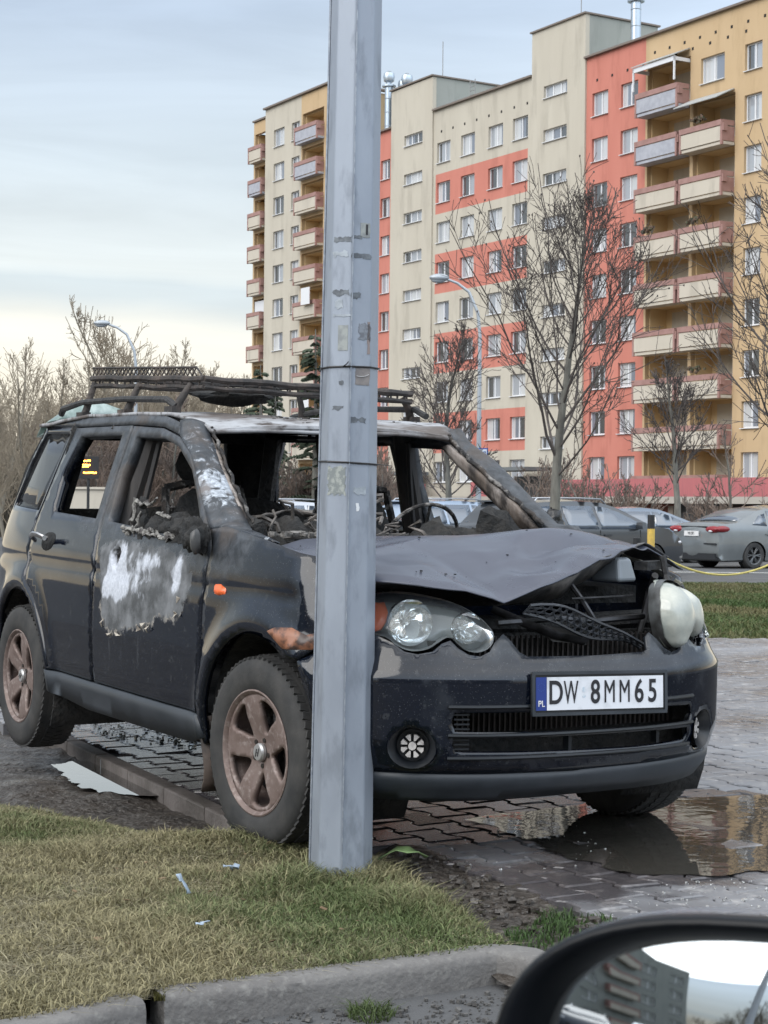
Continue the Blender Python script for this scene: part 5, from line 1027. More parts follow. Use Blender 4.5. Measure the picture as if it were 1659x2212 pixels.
ZR = [25.5 - 2.75*k for k in range(10)]     # window rows (centres) of the ten-storey block
B1 = empty('apartment_block', (FO[0], FO[1], -.4), (0, 0, FA), 'long block of flats with orange, beige and ochre facade behind the bare trees', 'building')
def Z(z): return z + .4
G0 = 0.
# ochre wing on the right, with two columns of balconies
yw = [(-.45, Z(z), 1.35, 1.45) for z in ZR] + [(-3.72, Z(ZR[0]), 1.95, 1.45)] + [(3.4, Z(z), 1.5, 1.45) for z in ZR]
NI = []   # loggia openings
for k in range(9):
    z = Z(ZR[k]); NI.append((-7.45, z - .12, 3.75, 2.42))
    if k > 0: NI.append((-3.58, z - .12, 3.45, 2.42))
wall(B1, -9.5, 9., 0, Z(28.45), YEL, yw + NI)
for x, z, w, h in yw: window(B1, x, z, w, h, mull=1)
lw = [NI[i] for i in range(len(NI))]
for (x, z, w, h) in NI:
    b = MB(); b.box((x, 1.55, z), (w, .1, h)); b.box((x - w/2 + .04, .92, z), (.08, 1.25, h)); b.box((x + w/2 - .04, .92, z), (.08, 1.25, h)); b.box((x, .92, z + h/2 - .05), (w - .16, 1.2, .08)); b.box((x, .92, z - h/2 + .05), (w - .16, 1.2, .08)); lo = b.build('loggia', NIC, B1)
    b = MB(); b.box((x - w*.12, 1.49, z - .1), (w*.42, .05, 2.0)); b.build('loggia_panel', CRM, lo)
    window(B1, x + w*.22, z + .05, 1.25, 1.75, 1.42, 'balcony_window', 1)
def balcony(parent, x, zf, w, front=CRM, y0=0., dpt=.85):
    """slab with panelled parapet (part) and its brown-red steel rail (sub-part)"""
    b = MB(); b.box((x, y0 - dpt/2, zf - .09), (w, dpt, .16)); b.box((x, y0 - dpt - .03, zf + .42), (w - .22, .06, .78)); o = b.build('balcony', front, parent)
    b = MB(); b.box((x, y0 - dpt - .04, zf + 1.0), (w, .12, .30)); b.box((x + w/2 - .04, y0 - dpt/2, zf + 1.02), (.08, dpt, .28)); b.box((x - w/2 + .04, y0 - dpt/2, zf + 1.0), (.08, dpt, .28))
    for s in (-1, 1): b.box((x + s*(w/2 - .05), y0 - dpt - .02, zf + .45), (.14, .12, 1.30)); b.box((x + s*(w/2 - .02), y0 - dpt*.5, zf + .42), (.05, dpt, .78))
    b.box((x + w/2 + .04, y0 - dpt + .1, zf + .75), (.16, .30, .42)); b.build('balcony_rail', BRN, o); return o
GREY = mat('grey_corrugated_front', (.30, .31, .35), .6, alt=(.36, .37, .41), scale=3)
for k in range(9):
    zf = Z(23.86 - 2.75*k); balcony(B1, -7.5, zf, 3.7, GREY if k in (0, 1) else CRM)
    if k > 0: balcony(B1, -3.65, zf, 3.5)
# awnings, glazed balcony, small balcony things
AWN = mat('faded_awning', (.36, .37, .36), .8, alt=(.28, .29, .29), scale=6, stretch=(4, .3, 1))
b = MB(); b.add([(-5.5, -.05, Z(24.05)), (-1.9, -.05, Z(24.05)), (-1.9, -1.3, Z(23.45)), (-5.5, -1.3, Z(23.45)), (-5.5, -.05, Z(24.0)), (-1.9, -.05, Z(24.0)), (-1.9, -1.3, Z(23.40)), (-5.5, -1.3, Z(23.40))], [(0, 3, 2, 1), (4, 5, 6, 7), (0, 1, 5, 4), (1, 2, 6, 5), (2, 3, 7, 6), (3, 0, 4, 7)]); b.build('awning', AWN, B1)
b = MB(); b.add([(-9.4, -.05, Z(27.05)), (-5.6, -.05, Z(27.05)), (-5.6, -1.2, Z(26.55)), (-9.4, -1.2, Z(26.55)), (-9.4, -.05, Z(27.0)), (-5.6, -.05, Z(27.0)), (-5.6, -1.2, Z(26.5)), (-9.4, -1.2, Z(26.5))], [(0, 3, 2, 1), (4, 5, 6, 7), (0, 1, 5, 4), (1, 2, 6, 5), (2, 3, 7, 6), (3, 0, 4, 7)]); b.build('awning', AWN, B1)
b = MB(); b.box((-7.5, -1.08, Z(26.35)), (3.7, .08, .28)); 
for s in (-1, 1): b.box((-7.5 + s*1.8, -1.08, Z(25.8)), (.10, .08, 1.3)); b.box((-7.5 + s*1.8, -.5, Z(26.35)), (.08, 1.1, .20))
b.build('balcony_frame', WFR, B1)
b = MB(); b.box((-8.6, -.10, Z(13.0)), (.85, .35, .6)); b.box((-8.6, -.29, Z(13.0)), (.6, .04, .45)); b.build('air_conditioner', WFR, B1)
for (x, k) in ((-3.9, 1), (-8.2, 3), (-4.3, 3), (-4.0, 6)):
    b = MB(); rr = random.Random(k*3)
    for _ in range(28): p = Vector((x + rr.gauss(0, .28), -.85 + rr.gauss(0, .08), Z(23.86 - 2.75*k) + 1.3 + rr.random()*.35)); b.box(p, (.14, .10, .12), rr.random()*3)
    b.build('balcony_plants', mat('balcony_plant_green', (.05, .06, .03), .8, alt=(.12, .07, .05), scale=6), B1)
# orange strip, stair towers, beige wing with orange bands, second tower, second orange strip
OW = [(-11.0, 1.6), (-13.8, 1.55)]
ow = [(x, Z(z), w, 1.42) for x, w in OW for z in ZR]; wall(B1, -15.15, -9.5, 0, Z(28.45), ORA, ow)
for q in ow: window(B1, *q)
tw = [(-18.2, Z(27.2 - 2.75*k), 2.45, .78) for k in range(10)]; wall(B1, -20.72, -15.15, 0, Z(31.2), BEI, tw, y=-.12)
for q in tw: window(B1, *q, y=.05, name='stair_window', mull=2)
bw = [(x, Z(z), 1.68, 1.42) for x in (-22.1, -24.9, -28.2, -31.2) for z in ZR]
zb = [Z(24.05 - 2.75*k) for k in range(10)]
for k in range(11):
    z1 = Z(28.5) if k == 0 else zb[k-1]; z0 = zb[k] if k < 10 else 0
    if k == 10: continue
    z0 = max(z0, 0)
    ws = [q for q in bw if z0 < q[1] < z1]
    red = k in (1+1-1, 3, 5, 7)
    if red:
        wall(B1, -32.2, -21.25, z0, z1, ORA, ws); wall(B1, -21.25, -20.72, z0, z1, BEI, []); wall(B1, -32.5, -32.2, z0, z1, BEI, [])
    else: wall(B1, -32.5, -20.72, z0, z1, BEI, ws)
for q in bw: window(B1, *q)
t2 = [(-35.0, Z(27.02 - 2.75*k), 2.45, .78) for k in range(10)]; wall(B1, -38.05, -32.5, 0, Z(30.9), BEI, t2, y=-.12)
for q in t2: window(B1, *q, y=.05, name='stair_window', mull=2)
o2 = [(-39.0, Z(z), 1.3, 1.42) for z in ZR] + [(-42.5, Z(z), 1.5, 1.42) for z in ZR]; wall(B1, -47.2, -38.05, 0, Z(28.3), ORA, o2)
for q in o2: window(B1, *q)
# tower sides, roof, cornices, vents
for x0, x1, zt in ((-20.72, -15.15, 31.2), (-38.05, -32.5, 30.95)):
    b = MB(); b.box(((x0+x1)/2, 2.75, Z(zt - 1.75)), (x1 - x0 - .02, 5.5, 3.45)); b.build('stair_tower_top', GRY, B1)
    b = MB(); b.box(((x0+x1)/2, 2.7, Z(zt) + .05), (x1 - x0 + .2, 5.9, .10)); b.build('tower_flashing', CAP, B1)
b = MB(); b.box((-19.1, 6.2, Z(28.1)), (56.2, 11.8, .5)); b.box((-19.1, 11.9, Z(14)), (56.2, .3, 28.4)); b.box((8.9, 6, Z(13.8)), (.3, 11.6, 28.4)); b.box((-47.1, 6, Z(13.8)), (.3, 11.6, 28.0)); b.build('roof_slab', GRY, B1)
b = MB(); b.box((-3.1, .05, Z(28.5)), (24.2, .55, .12)); b.box((-26.6, .05, Z(28.55)), (11.7, .55, .12)); b.box((-42.6, .05, Z(28.35)), (9.1, .55, .12)); b.build('roof_flashing', CAP, B1)
def vent(parent, x, y, z0, z1, r=.28):
    b = MB(); b.lathe([(r, z0), (r, z1), (r*1.7, z1), (r*1.7, z1 + .1), (r*.6, z1 + .12), (r*.6, z1 + .30), (r*1.25, z1 + .42), (r*1.45, z1 + .7), (r*1.25, z1 + .98), (r*.4, z1 + 1.15), (0, z1 + 1.17)], (x, y, 0), n=14)
    for k in range(int((z1 - z0)/1.0)): b.lathe([(r, z0 + k + .5), (r*1.08, z0 + k + .53), (r, z0 + k + .56)], (x, y, 0), n=14)
    return b.build('roof_vent', mat('vent_zinc', (.42, .47, .52), .3, metal=.8), parent, True)
vent(B1, -11.6, .9, Z(28.2), Z(31.2), .30)
for x, y, z in ((-39.3, .4, 31.6), (-38.1, 1.2, 31.3), (-38.9, 1.4, 31.1)): vent(B1, x, y, Z(28.2), Z(z), .30)
ANT = mat('aerial', (.2, .2, .2), .5)
b = MB(); b.tube([(-17.1, 1, Z(31.2)), (-17.1, 1, Z(33.4))], .03, 5); b.build('roof_aerial', ANT, B1)
b = MB(); b.tube([(-33.0, 1, Z(30.9)), (-33.0, 1, Z(33.6))], .03, 5); b.build('roof_aerial', ANT, B1)
b = MB()
for s in (-.3, .3): b.tube([(-28.6 + s, .6, Z(28.5)), (-28.6 + s, .6, Z(30.0))], .03, 5)
for k in range(5): b.tube([(-28.9, .6, Z(28.7 + .28*k)), (-28.3, .6, Z(28.7 + .28*k))], .02, 5)
b.build('roof_ladder', ANT, B1)
b = MB(); b.box((0, 0, 0), (.16, .02, .16)); av = b.build('attic_vent', CHARD, B1); first = True   # ventilation holes under the eaves
for x, y, z in [(-31.5 + k*1.45, -.005, Z(26.95)) for k in range(22) if not -20.9 < -31.5 + k*1.45 < -15] + [(-8.7 + k*1.3, -.006, Z(27.45)) for k in range(9)]:
    o = av if first else av.copy(); o.location = (x, y, z)
    if not first: COL.objects.link(o)
    first = False
# ground floor: entrance canopies, pink boarded terrace
PNK = mat('faded_pink_boards', (.42, .13, .13), .7, alt=(.34, .11, .12), scale=3, stretch=(6, 1, .2)); 
for tb in (((-3., -1.6, Z(2.15)), (26, .12, 1.35)), ((-33, -1.4, Z(2.0)), (4, .12, 1.3)), ((-24, -1.4, Z(2.0)), (2.5, .12, 1.5))): b = MB(); b.box(*tb); b.build('terrace_boards', PNK, B1)
b = MB(); b.box((-19.5, -1.9, Z(3.5)), (5.5, 2.6, .22)); b.box((-19.5, -.3, Z(1.6)), (4.6, .1, 3.0)); b.box((-34.5, -1.6, Z(3.4)), (4.5, 2.6, .22)); b.build('entrance_canopy', mat('canopy_grey', (.13, .14, .145), .6), B1)
# taller block on the left
B2 = empty('apartment_block', (FO[0], FO[1], -.4), (0, 0, FA), 'taller block of flats with ochre loggias and beige wall, left of the steel pole', 'building')
ZL = [30.8 - 2.75*k for k in range(12)]
lb = [(-53.0, Z(z), 1.35, 1.42) for z in ZL] + [(-55.85, Z(z), 1.85, 1.42) for z in ZL]
wall(B2, -58.3, -52.05, 0, Z(33.5), BEI, lb)
for q in lb: window(B2, *q)
ln_ = [(-50.1, Z(z) - .12, 3.5, 2.42) for z in ZL]
wall(B2, -52.05, -47.3, 0, Z(33.4), YEL, ln_[:])
def loggia(parent, x, z, w, h, m=NIC):
    b = MB(); b.box((x, 1.55, z), (w, .1, h)); b.box((x - w/2 + .04, .92, z), (.08, 1.25, h)); b.box((x + w/2 - .04, .92, z), (.08, 1.25, h)); b.box((x, .92, z + h/2 - .05), (w - .16, 1.2, .08)); b.box((x, .92, z - h/2 + .05), (w - .16, 1.2, .08)); return b.build('loggia', m, parent)
for k, (x, z, w, h) in enumerate(ln_):
    loggia(B2, x, z, w, h); window(B2, x + .6, z + .05, 1.25, 1.75, 1.42, 'balcony_window', 1); balcony(B2, x - .05, z - 1.1, 3.7, GREY if k < 2 else CRM, dpt=.60)
    if k in (5, 8): b = MB(); b.box((x + .8, -.98, z + .35), (1.4, .05, 1.3)); b.build('balcony_screen', WFR, B2)
ends = [(-59.7, Z(z) - .12, 2.3, 2.42) for z in ZL]
wall(B2, -61.1, -58.3, 0, Z(32.9), YEL, ends, y=.35)
for k, (x, z, w, h) in enumerate(ends):
    b = MB(); b.box((x, 1.9, z), (w, .1, h)); b.box((x - w/2 + .04, 1.25, z), (.08, 1.25, h)); b.box((x + w/2 - .04, 1.25, z), (.08, 1.25, h)); b.box((x, 1.25, z - h/2 + .05), (w - .16, 1.2, .08)); b.build('loggia', NIC, B2); balcony(B2, x - .05, z - 1.1, 2.4, GREY if k == 1 else CRM, y0=.35, dpt=.55)
    if k == 5: b = MB(); b.box((x, .4, z + .3), (2.0, .05, 1.5)); b.build('balcony_screen', WFR, B2)
b = MB(); b.box((-54.2, 4.4, Z(33.0)), (13.7, 7.6, .5)); b.box((-47.45, 4.1, Z(16.4)), (.3, 7.5, 33.4)); b.box((-61.0, 4.6, Z(16)), (.3, 7.4, 32.)); b.box((-54.2, 8.1, Z(16.3)), (13.7, .3, 33)); b.build('roof_slab', plaster('brown_ochre_side', (.27, .20, .11), (.30, .22, .13)), B2)
b = MB(); b.box((-52.8, .05, Z(33.5)), (11.2, .55, .14)); b.box((-47.35, 4.2, Z(33.5)), (.5, 7.8, .14)); b.box((-59.7, .45, Z(33.0)), (2.9, .5, .14)); b.build('roof_flashing', CAP, B2)
b = MB()
for z in (29.6, 28.6): b.box((-47.2, 5.6, Z(z) + .6), (.25, 1.2, .5))
b.build('wall_vents', CAP, B2)
# low garages in front of the block
GR_ = empty('garage_row', (FO[0] - 12, FO[1] - 7, -.45), (0, 0, FA), 'low row of garages with a pale roof edge in front of the flats', 'building')
b = MB(); b.box((-5, 2.5, .4), (64, 5, .9)); b.box((-5, 4.9, 1.0), (64, .2, 1.9)); 
for k in range(20): b.box((-36.5 + 3.3*k, .3, .85), (.35, .5, 1.75))
b.build('garage_wall', plaster('dull_beige_wall', (.30, .25, .20), (.34, .28, .23)), GR_)
b = MB(); b.box((-5, 2.3, 1.98), (65, 6, .30)); b.build('garage_roof', mat('pale_roof_edge', (.36, .33, .29), .8), GR_)
for k in range(19):
    b = MB(); b.box((-34.85 + 3.3*k, .55, .9), (2.9, .08, 1.8)); o = b.build('garage_door', mat('garage_door_%s' % ('brown', 'rust', 'grey')[k % 3], ((.06, .045, .04), (.20, .07, .045), (.10, .105, .11))[k % 3], .6), GR_)

# ================================================================ BARE TREES
def branches(seed, H, spread=.45, r0=.1, t0=.3, nl=24, nsub=8, ntw=5, ang=55, kmin=.004, wig=.05, knob=0, multi=1, curl=1.0):
    """leader(s) with rising limbs, each carrying side shoots and twigs"""
    rd = random.Random(seed); T = MB(); C_ = MB()
    def limb(M_, p, d, ln, r, r1, n, sides, up, wg):
        pts = [p.copy()]; q = p.copy(); dd = d.copy()
        for i in range(n): dd = (dd + Vector((rd.gauss(0, wg), rd.gauss(0, wg), rd.gauss(0, wg*.6) + up))).normalized(); q = q + dd*ln/n; pts.append(q.copy())
        M_.tube(pts, [max(kmin, r + (r1 - r)*i/n) for i in range(n + 1)], sides, cap=False); return pts
    def pick(pts, t): k = t*(len(pts) - 1); i = min(int(k), len(pts) - 2); return pts[i].lerp(pts[i+1], k - i), (pts[i+1] - pts[i]).normalized()
    def off(d, a):
        ax = d.orthogonal().normalized(); ax.rotate(Matrix.Rotation(rd.random()*6.28, 3, d)); v = d.copy(); v.rotate(Matrix.Rotation(a, 3, ax)); return v
    for mI in range(multi):
        d0 = Vector((rd.gauss(0, .03), rd.gauss(0, .03), 1)) if multi == 1 else Vector((math.cos(mI*2.4 + seed)*.35, math.sin(mI*2.4 + seed)*.35, 1)).normalized()
        Hh = H*(1 if mI == 0 else rd.uniform(.65, .9)); lead = limb(T, Vector((0, 0, 0)), d0, Hh, r0*(1 if mI == 0 else .75), kmin*1.5, 18, 9, .03, wig)
        az = rd.random()*6.28
        for i in range(nl):
            t = t0 + (.97 - t0)*((i + rd.random()*.8)/nl); p, sd = pick(lead, t); az += 2.4 + rd.gauss(0, .4); q = (t - t0)/(1 - t0)
            a = R(ang + rd.gauss(0, 8) - 18*q); d = Vector((math.cos(az)*math.sin(a), math.sin(az)*math.sin(a), math.cos(a)))
            ln = H*spread*(.30 + .95*math.sin(math.pi*min(1, (q*.80 + .20)))**.8)*rd.uniform(.7, 1.15)*(1 - .55*q); r = max(kmin*1.3, r0*(1 - t)**.9*rd.uniform(.20, .34) + .003)
            L_ = limb(C_, p, d, ln, r, kmin*1.2, 7, 5, .10*curl, .09)
            for j in range(max(3, int(nsub*(1 - .5*q)))):
                tt = .22 + .76*(j + rd.random())/nsub; tt = min(tt, .98); p2, s2 = pick(L_, tt); d2 = off(s2, R(rd.uniform(28, 58))); d2 = (d2 + Vector((0, 0, .22*curl))).normalized(); l2 = ln*rd.uniform(.28, .52)*(1.15 - tt*.7)
                S2 = limb(C_, p2, d2, l2, max(kmin, r*.45*(1 - .5*tt)), kmin, 5, 4, .07*curl, .11)
                for k in range(ntw):
                    p3, s3 = pick(S2, rd.uniform(.2, 1.)); d3 = off(s3, R(rd.uniform(20, 60))); S3 = limb(C_, p3, d3, l2*rd.uniform(.25, .5), kmin, kmin*.8, 3, 3, .06, .14)
                    if knob and rd.random() < knob: C_.box(S3[-1], (kmin*4,)*2 + (kmin*6,), rd.random()*3)
    return T, C_
BARK = mat('grey_brown_bark', (.085, .080, .070), .85, alt=(.15, .145, .125), scale=6, bump=.6, bscale=30, stretch=(1, 1, .3)); TWIG = mat('dark_twigs', (.055, .046, .042), .85, alt=(.085, .072, .066), scale=2)
PTW = mat('haze_paled_twigs', (.25, .21, .155), .9, alt=(.19, .16, .12), scale=.4); PTK = mat('haze_paled_bark', (.20, .18, .145), .9); RTW = mat('reddish_brown_twigs', (.19, .14, .11), .9, alt=(.10, .08, .07), scale=1)  # distance haze is put into the paler twig and bark colours
def tree(seed, loc, H, label, group=None, m=(BARK, TWIG), rot=0., name='bare_tree', cat='tree', **k):
    T, C_ = branches(seed, H, **k); e = empty(name, loc, (0, 0, rot), label, cat, group); T.build('trunk', m[0], e, True, 80); C_.build('crown', m[1], e, True, 180); return e
def tat(u, Y): p = at(u, 1092, Y); return (p[0], Y, gz(Y) - .05)
t1 = tree(21, tat(1193, 26), 5.8, 'tallest bare tree, with black wrapping on its trunk, before the orange strip', r0=.100, spread=.50, t0=.30, nl=30, nsub=12, ntw=7, ang=50, knob=.10, kmin=.0045, wig=.035)
b = MB(); lump(b, (.02, -.02, 1.07), (.17, .16, .24), 12, 18, 14, .35); lump(b, (-.12, -.06, 1.14), (.08, .08, .12), 15, 12, 10, .4); b.build('trunk_wrapping', mat('black_bin_bag', (.008, .008, .009), .3, bump=1., bscale=12, bd=.03), t1, True, 70)
tree(33, tat(983, 46), 6.2, 'small bare tree left of the lamp with the LPG sign', spread=.34, r0=.11, t0=.2, nl=34, nsub=10, ntw=6, ang=50, kmin=.008, wig=.05)
tree(45, tat(1463, 52), 6.0, 'slender bare tree standing behind the grey cars', spread=.34, r0=.13, t0=.34, nl=30, nsub=9, ntw=6, ang=55, kmin=.009, wig=.05)
tree(52, tat(1760, 22), 6.0, 'bare tree reaching in from the right edge of the view', spread=.42, r0=.10, t0=.22, nl=40, nsub=11, ntw=7, ang=55, kmin=.0045, wig=.05)
tree(58, tat(1578, 50), 3.8, 'low bare tree at the right before the pink terrace', spread=.40, r0=.06, t0=.15, nl=14, nsub=6, ntw=4, ang=60, kmin=.009, m=(BARK, RTW))
for i, (u, Y, H) in enumerate(((1120, 60, 3.6), (1185, 62, 4.2), (1300, 60, 3.6), (1368, 62, 3.4), (1250, 66, 3.6), (1520, 66, 3.0))):
    tree(70 + i, tat(u, Y), H, 'bare thorny shrub between the car park and the flats', 'bare shrubs before the flats', (BARK, RTW), name='bare_shrub', cat='shrub', spread=.42, r0=.035, t0=.08, nl=9, nsub=6, ntw=4, ang=55, kmin=.010, multi=5, wig=.12)
# conifers
def conifer(seed, loc, H, label, wd=1.6):
    rd = random.Random(seed); e = empty('conifer', loc, (0, 0, 0), label, 'tree'); T = MB(); T.tube([(0, 0, 0), (.05, 0, H*.5), (0, 0, H)], [.16, .10, .02], 7); T.build('trunk', BARK, e, True); C_ = MB()
    for i in range(120):
        z = H*(.12 + .86*rd.random()**.9); r = wd*(1 - z/H)**.7*rd.uniform(.55, 1.15) + .1; a = rd.random()*6.28; d = Vector((math.cos(a), math.sin(a), 0)); pts = [Vector((0, 0, z)) + d*r*t + Vector((0, 0, .30*r*t - .42*r*t*t*1.2)) for t in (0, .35, .7, 1)]
        C_.tube(pts, [.03, .02, .012, .006], 3, cap=False)
        for t in np.linspace(.25, 1, 9):
            q = pts[0].lerp(pts[-1], t); q.z = z + .30*r*t - .42*r*t*t
            for s in (-1, 1):
                sd = Vector((-d.y, d.x, 0))*s; L_ = .28*(1.2 - t)*r*.6 + .10; tip = q + sd*L_ + d*.10 + Vector((0, 0, -.05 - .1*rd.random())); C_.add([q, q + d*.09 + Vector((0, 0, .03)), tip, q + Vector((0, 0, -.10))], [(0, 1, 2), (0, 2, 3)])
    C_.build('crown', mat('dark_conifer_green', (.028, .042, .024), .8, alt=(.055, .072, .045), scale=2), e); return e
conifer(3, tat(678, 70), 8.6, 'dark spruce standing before the ochre loggias left of the pole', 1.5)
conifer(4, tat(560, 72), 7.3, 'dull green conifer at the left foot of the tall flats', 1.3); conifer(8, tat(592, 84), 7.5, 'small dark conifer beside the flats, right of the dull green one', 1.0)
# far trees on the left: four grown forms, copied
forms = []
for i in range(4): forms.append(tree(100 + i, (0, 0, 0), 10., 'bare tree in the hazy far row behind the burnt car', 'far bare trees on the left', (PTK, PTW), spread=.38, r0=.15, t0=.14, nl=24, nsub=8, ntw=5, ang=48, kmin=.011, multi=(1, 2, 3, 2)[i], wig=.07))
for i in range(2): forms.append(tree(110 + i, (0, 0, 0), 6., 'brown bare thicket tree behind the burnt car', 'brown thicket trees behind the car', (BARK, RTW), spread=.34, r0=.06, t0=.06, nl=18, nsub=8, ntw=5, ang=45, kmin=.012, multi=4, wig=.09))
index_kids(); rd = random.Random(3); used = [False]*6
spots = []
for u, Y, H in ((310, 95, 13.2), (330, 120, 14.5), (380, 110, 10.5), (455, 125, 9.8), (250, 100, 10.0), (190, 95, 7.8), (120, 100, 8.2), (60, 85, 7.0), (-10, 70, 8.6), (20, 95, 9.3), (430, 90, 6.8), (500, 110, 6.2), (355, 80, 6.5), (280, 78, 6.6), (85, 62, 6.2), (160, 110, 8.4), (-50, 60, 7.0), (225, 125, 11), (410, 130, 12), (15, 55, 5.0), (480, 140, 9.5), (530, 120, 5.5)): spots.append((u, Y, H, rd.randrange(4)))
for k in range(26): spots.append((rd.uniform(100, 830), rd.uniform(50, 75), rd.uniform(3.0, 5.2), 4 + rd.randrange(2)))
for k in range(20): spots.append((rd.uniform(50, 520), rd.uniform(75, 100), rd.uniform(6.5, 9.), rd.randrange(4)))
for k in range(26): spots.append((rd.uniform(-60, 520), rd.uniform(70, 130), rd.uniform(6., 9.5)*(1.25 if k % 4 == 0 else .85), rd.randrange(4)))
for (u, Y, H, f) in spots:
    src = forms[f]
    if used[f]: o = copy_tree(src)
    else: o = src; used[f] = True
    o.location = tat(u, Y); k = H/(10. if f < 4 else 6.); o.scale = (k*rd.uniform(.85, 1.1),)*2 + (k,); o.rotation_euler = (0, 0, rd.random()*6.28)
# dense undergrowth beyond
b = MB(); rd = random.Random(9)
for k in range(5200):
    u = rd.uniform(-120, 840); Y = rd.uniform(78, 92); x, _, z = tat(u, Y); h = rd.uniform(.8, 3.6); a = rd.gauss(0, .25); b.tube([(x, Y, z), (x + a*h*.5, Y, z + h*.6), (x + a*h + rd.gauss(0, .2), Y, z + h)], [.03, .022, .01], 3, cap=False)
tag(b.build('undergrowth', mat('brown_undergrowth', (.060, .050, .040), .9, alt=(.09, .085, .06), scale=.3), None, True, 180), 'brown leafless undergrowth closing the view behind the burnt car', 'undergrowth', kind='stuff')
hb = []
for i in range(60):
    u = -200 + 1030*i/59; hb.append([(at(u, 1092, 95)[0], 95 + 2*math.sin(i), z) for z in (-1.0, 1.5 + .8*noise.noise(Vector((i*.4, 0, 0))), 2.6 + 1.3*noise.noise(Vector((i*.5, 3, 0))))] + [(at(u, 1092, 99)[0], 99, 2.4)])
o = gridmesh('earth_bank', hb, mat('bank_brown', (.045, .040, .032), .95, alt=(.07, .065, .05), scale=.8, bump=1., bscale=4, bd=.3)); struct(o)

